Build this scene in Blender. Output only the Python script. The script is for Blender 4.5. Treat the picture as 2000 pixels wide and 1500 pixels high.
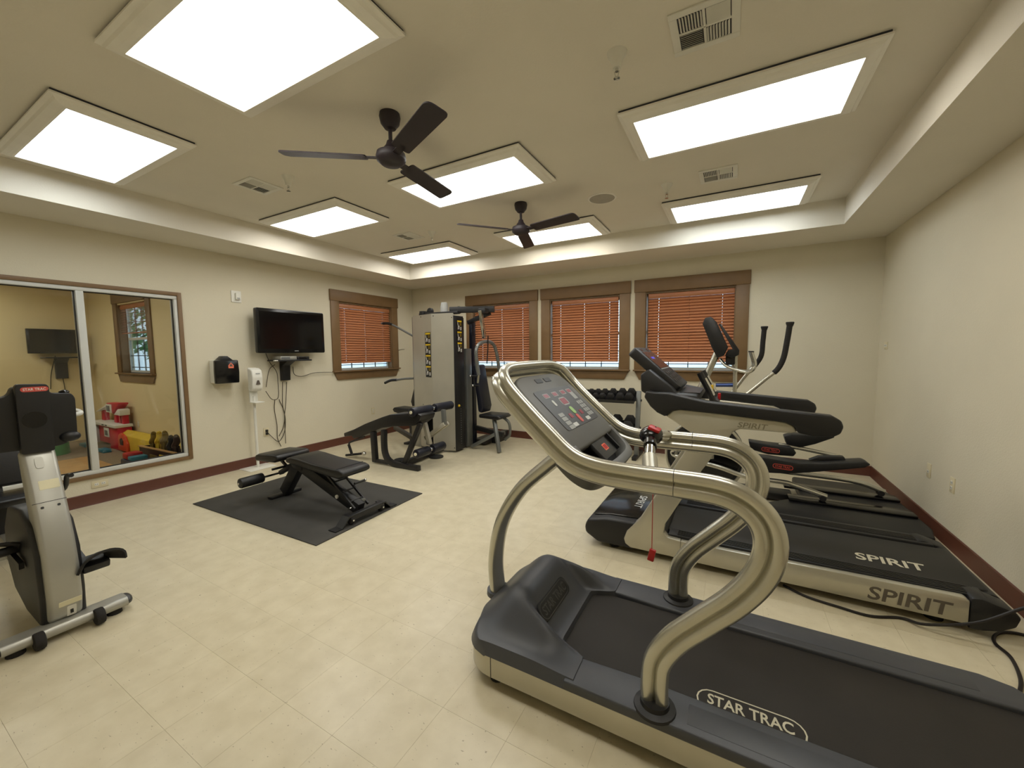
import bpy, bmesh, math, random
from mathutils import Vector, Matrix
random.seed(7)
PI = math.pi
# ------------------------------------------------------------------ clear
for o in list(bpy.data.objects): bpy.data.objects.remove(o, do_unlink=True)
scene = bpy.context.scene
C = scene.collection
# ------------------------------------------------------------------ camera
CAM_H, F_PX = 1.49, 774.4
YAW, PITCH, ROLL = -0.507, -0.0803, -0.0095
fw = Vector((math.sin(YAW)*math.cos(PITCH), math.cos(YAW)*math.cos(PITCH), math.sin(PITCH)))
rt0 = Vector((math.cos(YAW), -math.sin(YAW), 0)); up0 = rt0.cross(fw)
RT = rt0*math.cos(ROLL)+up0*math.sin(ROLL); UP = -rt0*math.sin(ROLL)+up0*math.cos(ROLL); FW = fw
CO = Vector((0, 0, CAM_H))
cd = bpy.data.cameras.new('camera'); cam = bpy.data.objects.new('camera', cd); C.objects.link(cam)
cd.sensor_fit = 'HORIZONTAL'; cd.sensor_width = 36; cd.lens = 36*F_PX/2000
cd.clip_start = .02; cd.clip_end = 300
cam.matrix_world = Matrix(((RT.x, UP.x, -FW.x, 0), (RT.y, UP.y, -FW.y, 0), (RT.z, UP.z, -FW.z, CAM_H), (0, 0, 0, 1)))
scene.camera = cam
# ------------------------------------------------------------------ world and exposure
w = bpy.data.worlds.new('World'); scene.world = w; w.use_nodes = True
bg = w.node_tree.nodes['Background']; bg.inputs[0].default_value = (.62, .82, 1.0, 1); bg.inputs[1].default_value = 3.2
LAMP = 10.4
vs = scene.view_settings
vs.view_transform = 'Standard'; vs.look = 'None'; vs.exposure = 0.0; vs.gamma = 1.0; vs.use_curve_mapping = False
# ------------------------------------------------------------------ pixel helpers (2000x1500 photo -> point on a plane of the room)
def ray(px, py): return RT*((px-1000)/F_PX) + UP*(-(py-750)/F_PX) + FW
def PA(px, py, ax, v):
    d = ray(px, py); return CO + d*((v-CO[ax])/d[ax])
def PX(px, py, v): return PA(px, py, 0, v)
def PY(px, py, v): return PA(px, py, 1, v)
def PZ(px, py, v): return PA(px, py, 2, v)
def proj(P):
    q = Vector(P)-CO; z = q.dot(FW)
    if z < .05: return None
    return 1000+F_PX*q.dot(RT)/z, 750-F_PX*q.dot(UP)/z, z
# ------------------------------------------------------------------ materials
def lin(c):
    return tuple((x/255/12.92 if x/255 <= .04045 else ((x/255+.055)/1.055)**2.4) for x in c)
MATS = {}
def mat(name, col, rough=.5, metal=0, spec=.5, var=.06, scale=8, bump=0, bscale=120, coat=0, emit=None, estr=0, tint=None):
    m = bpy.data.materials.new(name); m.use_nodes = True; nt = m.node_tree; b = nt.nodes['Principled BSDF']
    L = lin(col)
    tc = nt.nodes.new('ShaderNodeTexCoord'); n = nt.nodes.new('ShaderNodeTexNoise'); n.inputs['Scale'].default_value = scale; n.inputs['Detail'].default_value = 4
    nt.links.new(tc.outputs['Object'], n.inputs['Vector'])
    r = nt.nodes.new('ShaderNodeValToRGB'); r.color_ramp.elements[0].position = .3; r.color_ramp.elements[1].position = .7
    r.color_ramp.elements[0].color = tuple(x*(1-var) for x in L)+(1,); r.color_ramp.elements[1].color = tuple(min(1, x*(1+var)) for x in L)+(1,)
    nt.links.new(n.outputs['Fac'], r.inputs['Fac']); nt.links.new(r.outputs['Color'], b.inputs['Base Color'])
    b.inputs['Roughness'].default_value = rough; b.inputs['Metallic'].default_value = metal; b.inputs['Specular IOR Level'].default_value = spec
    b.inputs['Coat Weight'].default_value = coat
    if bump:
        n2 = nt.nodes.new('ShaderNodeTexNoise'); n2.inputs['Scale'].default_value = bscale; n2.inputs['Detail'].default_value = 3
        nt.links.new(tc.outputs['Object'], n2.inputs['Vector'])
        bp = nt.nodes.new('ShaderNodeBump'); bp.inputs['Strength'].default_value = bump; bp.inputs['Distance'].default_value = .004
        nt.links.new(n2.outputs['Fac'], bp.inputs['Height']); nt.links.new(bp.outputs['Normal'], b.inputs['Normal'])
    if emit:
        b.inputs['Emission Color'].default_value = tuple(emit)+(1,); b.inputs['Emission Strength'].default_value = estr
    MATS[name] = m; return m
def M(n): return MATS[n]
mat('wall', (215, 207, 184), .75, var=.02, scale=2, bump=.35, bscale=90)
mat('ceiling', (227, 221, 207), .85, var=.02, scale=2, bump=.3, bscale=90)
mat('kid_wall', (222, 205, 158), .75, var=.02, scale=2, bump=.3, bscale=90)
mat('carpet', (138, 122, 98), .95, var=.15, scale=60, bump=.6, bscale=300)
mat('joint', (186, 168, 130), .7)
mat('baseboard', (92, 52, 38), .45, var=.05)
mat('trim', (120, 93, 60), .5, var=.05)
mat('white_frame', (205, 205, 198), .4, var=.02)
mat('white', (226, 224, 214), .45, var=.02)
mat('ivory', (214, 203, 170), .45, var=.02)
mat('fixture', (240, 237, 228), .5, var=.02)
mat('black', (24, 24, 26), .45, var=.15)
mat('black_gloss', (9, 9, 11), .18, var=.1)
mat('black_frame', (30, 29, 30), .42, var=.1)
mat('rubber', (34, 32, 31), .85, var=.15, scale=30, bump=.3, bscale=200)
mat('mat_rubber', (58, 56, 52), .8, var=.25, scale=3, bump=.3, bscale=300)
mat('belt', (36, 32, 28), .75, var=.2, scale=4, bump=.2, bscale=400)
mat('belt_far', (33, 31, 28), .6, var=.15, scale=5, bump=.2, bscale=400)
mat('grey_plastic', (64, 66, 72), .42, var=.08, scale=5, bump=.08, bscale=500)
mat('grey_console', (92, 92, 90), .45, var=.05)
mat('dark_console', (58, 58, 58), .4, var=.05)
mat('silver_paint', (192, 188, 172), .3, metal=.55, var=.03)
mat('rail_metal', (198, 196, 184), .27, metal=.85, var=.04)
mat('bike_silver', (172, 171, 163), .36, metal=.5, var=.04)
mat('gym_silver', (182, 177, 162), .4, metal=.35, var=.06, scale=3)
mat('tube_grey', (120, 122, 120), .35, metal=.5)
mat('chrome', (215, 215, 212), .1, metal=1, var=.02)
mat('pad', (20, 19, 20), .38, var=.2, bump=.15, bscale=250)
mat('navy', (15, 17, 32), .4, var=.2, bump=.15, bscale=250)
mat('fan', (40, 31, 38), .5, var=.1)
mat('red', (176, 22, 24), .4)
mat('led_red', (90, 10, 18), .3, emit=(.10, .002, .008), estr=1)
mat('toy_red', (200, 22, 50), .4)
mat('toy_yellow', (222, 190, 60), .45)
mat('toy_olive', (120, 100, 40), .6)
mat('toy_blue', (50, 120, 140), .45)
mat('toy_navy', (25, 32, 60), .4)
mat('toy_orange', (205, 70, 30), .45)
mat('toy_brown', (52, 30, 26), .5)
mat('toy_green', (60, 140, 80), .4)
mat('tan_wood', (190, 150, 96), .5, var=.1)
mat('green_key', (150, 190, 110), .4)
mat('red_key', (200, 80, 70), .4)
mat('key_grey', (150, 152, 150), .45)
mat('key_white', (196, 198, 196), .45)
mat('decal_black', (14, 14, 14), .45)
mat('decal_yellow', (224, 190, 30), .45)
mat('decal_olive', (110, 90, 20), .5)
mat('print_white', (225, 225, 220), .5)
mat('print_cream', (196, 190, 168), .6)
mat('print_grey', (92, 84, 74), .4)
mat('print_emboss', (140, 134, 114), .35, metal=.5)
mat('print_orange', (235, 120, 90), .5)
mat('sticker', (228, 222, 190), .5)
mat('yellow', (220, 180, 30), .5)
mat('screen', (5, 5, 8), .12, var=.02)
mat('cord', (26, 20, 18), .5)
mat('cord_grey', (70, 62, 46), .6)
mat('grille', (96, 98, 98), .5)
mat('speaker_grille', (168, 164, 152), .6)
mat('vent_dark', (52, 54, 62), .7)
mat('lawn', (96, 120, 60), .9, var=.3, scale=2)
mat('pavement', (176, 184, 190), .8, var=.1, scale=.5)
mat('leaf', (70, 120, 60), .7, var=.4, scale=3)
mat('bark', (80, 64, 50), .9, var=.2)
mat('blue_tube', (70, 90, 150), .3, metal=.5)
mat('jug', (150, 150, 146), .35)
mat('led_blue', (40, 40, 110), .3, emit=(.05, .05, .5), estr=1)

def mat_tile():
    m = bpy.data.materials.new('floor_tile'); m.use_nodes = True; nt = m.node_tree; b = nt.nodes['Principled BSDF']
    geo = nt.nodes.new('ShaderNodeNewGeometry'); oi = nt.nodes.new('ShaderNodeObjectInfo')
    mp = nt.nodes.new('ShaderNodeMapping'); mp.inputs['Scale'].default_value = (1, 1, 1)
    nt.links.new(geo.outputs['Position'], mp.inputs['Vector'])
    n1 = nt.nodes.new('ShaderNodeTexNoise'); n1.inputs['Scale'].default_value = 9; n1.inputs['Detail'].default_value = 5
    nt.links.new(mp.outputs['Vector'], n1.inputs['Vector'])
    r1 = nt.nodes.new('ShaderNodeValToRGB')
    r1.color_ramp.elements[0].position = .25; r1.color_ramp.elements[0].color = lin((200, 189, 160))+(1,)
    r1.color_ramp.elements[1].position = .75; r1.color_ramp.elements[1].color = lin((215, 205, 178))+(1,)
    nt.links.new(n1.outputs['Fac'], r1.inputs['Fac'])
    mp2 = nt.nodes.new('ShaderNodeMapping'); mp2.inputs['Scale'].default_value = (1, 1.9, 1); mp2.inputs['Rotation'].default_value = (0, 0, .5)
    nt.links.new(geo.outputs['Position'], mp2.inputs['Vector'])
    v = nt.nodes.new('ShaderNodeTexNoise'); v.inputs['Scale'].default_value = 40; v.inputs['Detail'].default_value = 2.5; v.inputs['Roughness'].default_value = .65
    nt.links.new(mp2.outputs['Vector'], v.inputs['Vector'])
    r2 = nt.nodes.new('ShaderNodeValToRGB'); r2.color_ramp.elements[0].position = .668; r2.color_ramp.elements[0].color = (0, 0, 0, 1)
    r2.color_ramp.elements[1].position = .72; r2.color_ramp.elements[1].color = (1, 1, 1, 1)
    nt.links.new(v.outputs['Fac'], r2.inputs['Fac'])
    mx = nt.nodes.new('ShaderNodeMix'); mx.data_type = 'RGBA'; mx.inputs[7].default_value = lin((110, 94, 66))+(1,)
    mul = nt.nodes.new('ShaderNodeMath'); mul.operation = 'MULTIPLY'; mul.inputs[1].default_value = .6
    nt.links.new(r2.outputs['Color'], mul.inputs[0]); nt.links.new(mul.outputs[0], mx.inputs[0]); nt.links.new(r1.outputs['Color'], mx.inputs[6])
    hs = nt.nodes.new('ShaderNodeHueSaturation')
    mr = nt.nodes.new('ShaderNodeMapRange'); mr.inputs[3].default_value = .985; mr.inputs[4].default_value = 1.015
    nt.links.new(oi.outputs['Random'], mr.inputs[0]); nt.links.new(mr.outputs[0], hs.inputs['Value']); nt.links.new(mx.outputs[2], hs.inputs['Color'])
    nt.links.new(hs.outputs['Color'], b.inputs['Base Color'])
    b.inputs['Roughness'].default_value = .32; b.inputs['Specular IOR Level'].default_value = .5
    MATS['floor_tile'] = m
mat_tile()
def mat_blind():
    m = mat('blind', (178, 116, 76), .45, var=.12, scale=3)
    nt = m.node_tree; mp = nt.nodes.new('ShaderNodeMapping'); mp.inputs['Scale'].default_value = (.4, .4, 12)
    tc = nt.nodes['Texture Coordinate']; n = nt.nodes['Noise Texture']
    nt.links.new(tc.outputs['Object'], mp.inputs['Vector']); nt.links.new(mp.outputs['Vector'], n.inputs['Vector'])
mat_blind()
def mat_glass(name, refl=1.0):
    m = bpy.data.materials.new(name); m.use_nodes = True; nt = m.node_tree; nt.nodes.clear()
    out = nt.nodes.new('ShaderNodeOutputMaterial'); mix = nt.nodes.new('ShaderNodeMixShader'); tr = nt.nodes.new('ShaderNodeBsdfTransparent'); gl = nt.nodes.new('ShaderNodeBsdfGlossy')
    tr.inputs[0].default_value = (.97, .98, .965, 1); gl.inputs['Roughness'].default_value = .02
    fr = nt.nodes.new('ShaderNodeFresnel'); fr.inputs[0].default_value = 1.45
    mu = nt.nodes.new('ShaderNodeMath'); mu.operation = 'MULTIPLY'; mu.inputs[1].default_value = refl
    nt.links.new(fr.outputs[0], mu.inputs[0]); nt.links.new(mu.outputs[0], mix.inputs[0]); nt.links.new(tr.outputs[0], mix.inputs[1]); nt.links.new(gl.outputs[0], mix.inputs[2])
    nt.links.new(mix.outputs[0], out.inputs[0]); MATS[name] = m
mat_glass('glass', .8)
def mat_lens(name, tint, k):
    # prismatic diffuser: two tubes run along X behind it, so the glow is banded across local Y
    m = bpy.data.materials.new(name); m.use_nodes = True; nt = m.node_tree; nt.nodes.clear()
    out = nt.nodes.new('ShaderNodeOutputMaterial'); em = nt.nodes.new('ShaderNodeEmission')
    tc = nt.nodes.new('ShaderNodeTexCoord'); sp = nt.nodes.new('ShaderNodeSeparateXYZ'); nt.links.new(tc.outputs['Object'], sp.inputs[0])
    a = nt.nodes.new('ShaderNodeMath'); a.operation = 'ABSOLUTE'; nt.links.new(sp.outputs['Y'], a.inputs[0])
    s = nt.nodes.new('ShaderNodeMath'); s.operation = 'SUBTRACT'; s.inputs[1].default_value = .13; nt.links.new(a.outputs[0], s.inputs[0])
    a2 = nt.nodes.new('ShaderNodeMath'); a2.operation = 'ABSOLUTE'; nt.links.new(s.outputs[0], a2.inputs[0])
    mr = nt.nodes.new('ShaderNodeMapRange'); mr.inputs[1].default_value = 0; mr.inputs[2].default_value = .14; mr.inputs[3].default_value = 1.15*k; mr.inputs[4].default_value = .72*k
    mr.interpolation_type = 'SMOOTHSTEP'
    nt.links.new(a2.outputs[0], mr.inputs[0]); nt.links.new(mr.outputs[0], em.inputs[1]); em.inputs[0].default_value = tint+(1,)
    nt.links.new(em.outputs[0], out.inputs[0]); MATS[name] = m
mat_lens('lens_warm', (1.0, .96, .86), LAMP*.9)
mat_lens('lens_cool', (.90, .97, 1.0), LAMP*.85)
mat_lens('lens_neutral', (1.0, .98, .92), LAMP*1.05)
# ------------------------------------------------------------------ mesh builder
class MB:
    def __init__(s): s.v = []; s.f = []
    def add(s, vs_, fs):
        k = len(s.v); s.v += [Vector(x) for x in vs_]; s.f += [[i+k for i in q] for q in fs]; return s
    def box(s, c, d, R=None):
        c = Vector(c); h = Vector(d)/2; vv = []
        for z in (-1, 1):
            for x, y in ((-1, -1), (1, -1), (1, 1), (-1, 1)):
                p = Vector((x*h.x, y*h.y, z*h.z)); vv.append(c+(R @ p if R else p))
        return s.add(vv, [(3, 2, 1, 0), (4, 5, 6, 7), (0, 1, 5, 4), (1, 2, 6, 5), (2, 3, 7, 6), (3, 0, 4, 7)])
    def bb(s, x0, x1, y0, y1, z0, z1): return s.box(((x0+x1)/2, (y0+y1)/2, (z0+z1)/2), (abs(x1-x0), abs(y1-y0), abs(z1-z0)))
    def prism(s, pts, ax, a, b):
        # pts: 2D outline in the other two axes (order x,y,z without ax)
        def mk(p, t):
            q = list(p); q.insert(ax, t); return Vector(q)
        n = len(pts); vv = [mk(p, a) for p in pts]+[mk(p, b) for p in pts]
        return s.add(vv, [list(range(n))[::-1], list(range(n, 2*n))]+[[i, (i+1) % n, n+(i+1) % n, n+i] for i in range(n)])
    def beam(s, a, b, w_, h_, ref=(0, 0, 1)):
        a = Vector(a); b = Vector(b); t = (b-a).normalized(); r = Vector(ref)
        if abs(t.dot(r)) > .98: r = Vector((1, 0, 0))
        x = t.cross(r).normalized(); y = x.cross(t).normalized(); vv = []
        for p in (a, b):
            for i, j in ((-1, -1), (1, -1), (1, 1), (-1, 1)): vv.append(p+x*(i*w_/2)+y*(j*h_/2))
        return s.add(vv, [(3, 2, 1, 0), (4, 5, 6, 7), (0, 1, 5, 4), (1, 2, 6, 5), (2, 3, 7, 6), (3, 0, 4, 7)])
    def sweep(s, path, prof, ref=None, scale=None, caps=True, closed=False):
        P = [Vector(p) for p in path]; n = len(P); T = []
        for i in range(n):
            if closed: t = P[(i+1) % n]-P[i-1]
            else: t = P[min(i+1, n-1)]-P[max(i-1, 0)]
            T.append(t.normalized())
        r = Vector(ref) if ref else (Vector((0, 0, 1)) if abs(T[0].z) < .9 else Vector((1, 0, 0)))
        N = (r-T[0]*r.dot(T[0])).normalized(); m = len(prof); vv = []
        for i in range(n):
            N = (N-T[i]*N.dot(T[i])).normalized(); B = T[i].cross(N); k = scale[i] if scale else 1
            vv += [P[i]+N*(a*k)+B*(b*k) for a, b in prof]
        fs = []
        rng = n if closed else n-1
        for i in range(rng):
            j = (i+1) % n
            fs += [[i*m+q, i*m+(q+1) % m, j*m+(q+1) % m, j*m+q] for q in range(m)]
        if caps and not closed: fs += [list(range(m))[::-1], [(n-1)*m+q for q in range(m)]]
        return s.add(vv, fs)
    def tube(s, path, r, n=10, **k): return s.sweep(path, circ(r, n), **k)
    def cyl(s, a, b, r, n=16, r2=None):
        return s.sweep([a, b], circ(r, n), scale=[1, (r2/r if r2 is not None else 1)])
    def lathe(s, c, prof, n=20, ax=2):
        # prof: (radius, height) pairs
        vv = []; m = len(prof); c = Vector(c)
        for i in range(n):
            t = 2*PI*i/n
            for r, h in prof:
                q = [r*math.cos(t), r*math.sin(t)]; q.insert(ax, h); vv.append(c+Vector(q))
        fs = [[i*m+j, ((i+1) % n)*m+j, ((i+1) % n)*m+j+1, i*m+j+1] for i in range(n) for j in range(m-1)]
        fs += [[i*m for i in range(n)], [i*m+m-1 for i in range(n)]]
        return s.add(vv, fs)
    def ell(s, c, r, n=14, m=8):
        c = Vector(c); vv = []; 
        for j in range(1, m):
            p = PI*j/m
            for i in range(n):
                t = 2*PI*i/n; vv.append(c+Vector((r[0]*math.sin(p)*math.cos(t), r[1]*math.sin(p)*math.sin(t), r[2]*math.cos(p))))
        k = len(vv); vv += [c+Vector((0, 0, r[2])), c-Vector((0, 0, r[2]))]
        fs = [[j*n+i, j*n+(i+1) % n, (j+1)*n+(i+1) % n, (j+1)*n+i] for j in range(m-2) for i in range(n)]
        fs += [[k, (i+1) % n, i] for i in range(n)]+[[k+1, (m-2)*n+i, (m-2)*n+(i+1) % n] for i in range(n)]
        return s.add(vv, fs)
    def grid(s, fn, nu, nv):
        vv = [fn(i/nu, j/nv) for i in range(nu+1) for j in range(nv+1)]
        return s.add(vv, [[i*(nv+1)+j, (i+1)*(nv+1)+j, (i+1)*(nv+1)+j+1, i*(nv+1)+j+1] for i in range(nu) for j in range(nv)])
    def build(s, name, m, parent=None, bevel=0, seg=2, ang=40, flat=False):
        org = world_loc(parent) if parent else Vector((0, 0, 0))
        me = bpy.data.meshes.new(name); me.from_pydata([v-org for v in s.v], [], s.f)
        bm = bmesh.new(); bm.from_mesh(me)
        bmesh.ops.recalc_face_normals(bm, faces=bm.faces)
        if bevel:
            es = [e for e in bm.edges if len(e.link_faces) == 2 and e.calc_face_angle(0) > .5]
            bmesh.ops.bevel(bm, geom=es, offset=bevel, segments=seg, affect='EDGES', profile=.5, clamp_overlap=True)
        bm.to_mesh(me); bm.free()
        if not flat:
            me.polygons.foreach_set('use_smooth', [True]*len(me.polygons)); me.set_sharp_from_angle(angle=math.radians(ang))
        me.materials.append(M(m) if isinstance(m, str) else m)
        o = bpy.data.objects.new(name, me); C.objects.link(o)
        if parent: o.parent = parent
        return o
def world_loc(o):
    p = Vector((0, 0, 0))
    while o: p += o.location; o = o.parent
    return p
def circ(r, n=10, ry=None): return [(r*math.cos(2*PI*i/n), (ry or r)*math.sin(2*PI*i/n)) for i in range(n)]
def smooth(pts, n=5):
    P = [Vector(p) for p in pts]; out = []
    for i in range(len(P)-1):
        a = P[i-1] if i else P[0]*2-P[1]; b, c = P[i], P[i+1]; d = P[i+2] if i+2 < len(P) else P[-1]*2-P[-2]
        for k in range(n):
            t = k/n; out.append(.5*((2*b)+(c-a)*t+(2*a-5*b+4*c-d)*t*t+(-a+3*b-3*c+d)*t**3))
    return out+[P[-1]]
def rpoly(pts, r, n=4):
    out = []; L = len(pts)
    for i in range(L):
        p = Vector(pts[i]); a = Vector(pts[i-1])-p; b = Vector(pts[(i+1) % L])-p
        rr = r[i] if isinstance(r, (list, tuple)) else r
        d = min(rr, a.length*.45, b.length*.45); p0 = p+a.normalized()*d; p1 = p+b.normalized()*d
        if rr <= 0: out.append(tuple(p)); continue
        for k in range(n+1):
            t = k/n; q = p0*(1-t)**2+p*(2*t*(1-t))+p1*t*t; out.append(tuple(q))
    return out
def tag(o, label, cat, group=None):
    o['label'] = label; o['category'] = cat
    if group: o['group'] = group
    return o
def thing(name, loc, label, cat, group=None):
    o = bpy.data.objects.new(name, None); C.objects.link(o); o.location = loc; o.empty_display_size = .1
    return tag(o, label, cat, group)
def sthing(name, loc=(0, 0, 0)):
    o = bpy.data.objects.new(name, None); C.objects.link(o); o.location = loc; o['kind'] = 'structure'; return o
def struct(mb, name, m, **k):
    o = mb.build(name, m, **k); o['kind'] = 'structure'; return o
def dup(root, loc, label=None, group=None):
    r = root.copy(); C.objects.link(r); r.location = loc
    if label: r['label'] = label
    if group: r['group'] = group
    for ch in list(root.children):
        c = ch.copy(); C.objects.link(c); c.parent = r
        for g in list(ch.children):
            d = g.copy(); C.objects.link(d); d.parent = c
    return r
def text(s, body, o, ux, uy, length, height, depth=.0008, fat=.0, shear=0):
    """lettering body centred at o, running along ux with its tops along uy, stretched to length x height"""
    cu = bpy.data.curves.new('txt', 'FONT'); cu.body = body; cu.size = 1; cu.offset = fat; cu.shear = shear; cu.resolution_u = 3; cu.fill_mode = 'FRONT'; cu.extrude = 0
    ob = bpy.data.objects.new('txt', cu); C.objects.link(ob)
    dg = bpy.context.evaluated_depsgraph_get(); me = bpy.data.meshes.new_from_object(ob.evaluated_get(dg))
    vs2 = [v.co.copy() for v in me.vertices]; fs = [list(p.vertices) for p in me.polygons]
    bpy.data.objects.remove(ob); bpy.data.curves.remove(cu); bpy.data.meshes.remove(me)
    x0 = min(v.x for v in vs2); x1 = max(v.x for v in vs2); y0 = min(v.y for v in vs2); y1 = max(v.y for v in vs2)
    ux = Vector(ux).normalized(); uy = Vector(uy).normalized(); nz = ux.cross(uy); o = Vector(o)
    s.add([o+ux*(((v.x-x0)/(x1-x0)-.5)*length)+uy*(((v.y-y0)/(y1-y0)-.5)*height)+nz*depth for v in vs2], fs)
    return s
def ring_outline(s, o, ux, uy, L, Hh, wd, depth=.0008, n=8):
    """flat stadium-shaped ring"""
    ux = Vector(ux).normalized(); uy = Vector(uy).normalized(); nz = ux.cross(uy); o = Vector(o)
    def st(L, Hh):
        r = Hh/2; out = []
        for sx, a0 in ((1, -PI/2), (-1, PI/2)):
            for k in range(n+1):
                a = a0+PI*k/n; out.append((sx*(L/2-r)+r*math.cos(a), r*math.sin(a)))
        return out
    A = st(L, Hh); B = st(L-2*wd, Hh-2*wd); m = len(A)
    s.add([o+ux*a+uy*b+nz*depth for a, b in A+B], [[i, (i+1) % m, m+(i+1) % m, m+i] for i in range(m)]); return s
def stadium(s, o, ux, uy, L, Hh, depth=.0006, n=8):
    ux = Vector(ux).normalized(); uy = Vector(uy).normalized(); nz = ux.cross(uy); o = Vector(o); r = Hh/2; out = []
    for sx, a0 in ((1, -PI/2), (-1, PI/2)):
        for k in range(n+1):
            a = a0+PI*k/n; out.append((sx*(L/2-r)+r*math.cos(a), r*math.sin(a)))
    s.add([o+ux*a+uy*b+nz*depth for a, b in out], [list(range(len(out)))]); return s
def slab(s, o, ux, uy, L, Hh, t0, t1, r=0):
    """rounded plate in the plane ux,uy centred at o, from t0 to t1 along the normal"""
    ux = Vector(ux).normalized(); uy = Vector(uy).normalized(); nz = ux.cross(uy); o = Vector(o)
    pts = [(-L/2, -Hh/2), (L/2, -Hh/2), (L/2, Hh/2), (-L/2, Hh/2)]
    if r: pts = rpoly(pts, r, 4)
    n = len(pts)
    s.add([o+ux*a+uy*b+nz*t for t in (t0, t1) for a, b in pts], [list(range(n))[::-1], list(range(n, 2*n))]+[[i, (i+1) % n, n+(i+1) % n, n+i] for i in range(n)]); return s
# ------------------------------------------------------------------ room dimensions
XL, XR, YB, YR, ZS, ZT = -5.584, 1.4636, 6.015, -1.2, 2.743, 3.0
TXL, TXR, TYB, TYR = -4.882, .944, 5.213, -.45
KX, KY = -10.1, 2.6          # far corner of the playroom behind the glass
WT = .15
ST = []
# ------------------------------------------------------------------ floor with its tiles
fb = MB().bb(XL, XR, YR, YB, -.12, -.002)
floor = struct(fb, 'floor', 'joint')
TP = .3048; y_off = .6034; x_off = -.35*TP; g = .0007
xs = [x_off+TP*i for i in range(-40, 20)]; ys = [y_off+TP*i for i in range(-20, 40)]
full = []; rest = MB()
for x in xs:
    for y in ys:
        a0, a1, b0, b1 = max(x, XL), min(x+TP, XR), max(y, YR), min(y+TP, YB)
        if a1-a0 < .01 or b1-b0 < .01: continue
        q = proj(((a0+a1)/2, (b0+b1)/2, 0)); whole = a1-a0 > TP-.001 and b1-b0 > TP-.001
        vis = q and -120 < q[0] < 2120 and q[1] < 1620
        if whole and vis: full.append((q[2], x, y))
        else: rest.bb(a0+g/2, a1-g/2, b0+g/2, b1-g/2, -.002, 0)
full.sort()
tm = MB().bb(g/2, TP-g/2, g/2, TP-g/2, -.002, 0).build('floor_tile', 'floor_tile', floor)
for k, (d, x, y) in enumerate(full):
    if k < 298:
        o = tm if k == 0 else tm.copy()
        if k: C.objects.link(o)
        o.location = (x, y, 0)
    else: rest.bb(x+g/2, x+TP-g/2, y+g/2, y+TP-g/2, -.002, 0)
ro = rest.build('floor_tile_rest', 'floor_tile', floor); ro['kind'] = 'stuff'
# ------------------------------------------------------------------ walls
def wall_open(s, ax, a, b, u0, u1, z0, z1, holes):
    us = sorted(set([u0, u1]+[h[i] for h in holes for i in (0, 1)])); zs = sorted(set([z0, z1]+[h[i] for h in holes for i in (2, 3)]))
    for i in range(len(us)-1):
        for j in range(len(zs)-1):
            cu, cz = (us[i]+us[i+1])/2, (zs[j]+zs[j+1])/2
            if any(h[0] < cu < h[1] and h[2] < cz < h[3] for h in holes): continue
            if ax == 0: s.bb(a, b, us[i], us[i+1], zs[j], zs[j+1])
            else: s.bb(us[i], us[i+1], a, b, zs[j], zs[j+1])
    return s
WZ0, WZ1 = 1.215, 2.31
BW = [(-4.125, -2.99), (-2.622, -1.487), (-1.117, .018)]
W1 = (4.305, 5.43)
IWY = (-.32, 2.165); IWZ = (.305, 2.165)
struct(wall_open(MB(), 0, XL-WT, XL, YR, YB+WT, -.12, ZT+.1, [W1+(WZ0, WZ1), IWY+IWZ]), 'wall_left', 'wall')
struct(wall_open(MB(), 1, YB, YB+WT, XL, XR, -.12, ZT+.1, [b+(WZ0, WZ1) for b in BW]), 'wall_back', 'wall')
struct(MB().bb(XR, XR+WT, YR-WT, YB+WT, -.12, ZT+.1), 'wall_right', 'wall')
struct(MB().bb(XL-WT, XR, YR-WT, YR, -.12, ZT+.1), 'wall_rear', 'wall')
c = MB()
c.bb(XL, TXL, YR, YB, ZS, ZT+.1).bb(TXR, XR, YR, YB, ZS, ZT+.1).bb(TXL, TXR, TYB, YB, ZS, ZT+.1).bb(TXL, TXR, YR, TYR, ZS, ZT+.1)
c.bb(TXL, TXR, TYR, TYB, ZT, ZT+.1)
struct(c, 'ceiling', 'ceiling')
bh, bt = .121, .009
def base_prof(s, ax, wallc, sg, u0, u1):
    p = [(wallc, 0), (wallc+sg*bt*1.6, 0), (wallc+sg*bt, .012), (wallc+sg*bt, bh-.006), (wallc+sg*bt*.4, bh), (wallc, bh)]
    if ax == 1: s.prism(p, 1, u0, u1)
    else: s.prism(p, 0, u0, u1)
    return s
struct(base_prof(MB(), 1, XL, 1, YR, YB), 'baseboard_left', 'baseboard')
struct(base_prof(MB(), 1, XR, -1, YR, YB), 'baseboard_right', 'baseboard')
struct(base_prof(MB(), 0, YB, -1, XL, XR), 'baseboard_back', 'baseboard')
# outside ground, playroom shell
struct(MB().bb(-60, 40, -30, 60, -.6, -.3), 'ground', 'pavement')
struct(MB().bb(KX, XL-WT, YR-WT, KY, -.12, -.002), 'floor_playroom', 'carpet')
kh = [(-8.77, -7.68, WZ0, WZ1)]
struct(wall_open(MB(), 1, KY, KY+WT, KX-WT, XL-WT, -.12, ZS+.1, kh), 'wall_playroom_back', 'kid_wall')
struct(MB().bb(KX-WT, KX, YR-WT, KY, -.12, ZS+.1), 'wall_playroom_left', 'kid_wall')
struct(MB().bb(KX, XL-WT, YR-WT, YR-.02, -.12, ZS+.1), 'wall_playroom_rear', 'kid_wall')
struct(MB().bb(KX, XL-WT, YR-.02, KY, ZS, ZS+.1), 'ceiling_playroom', 'ceiling')
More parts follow.
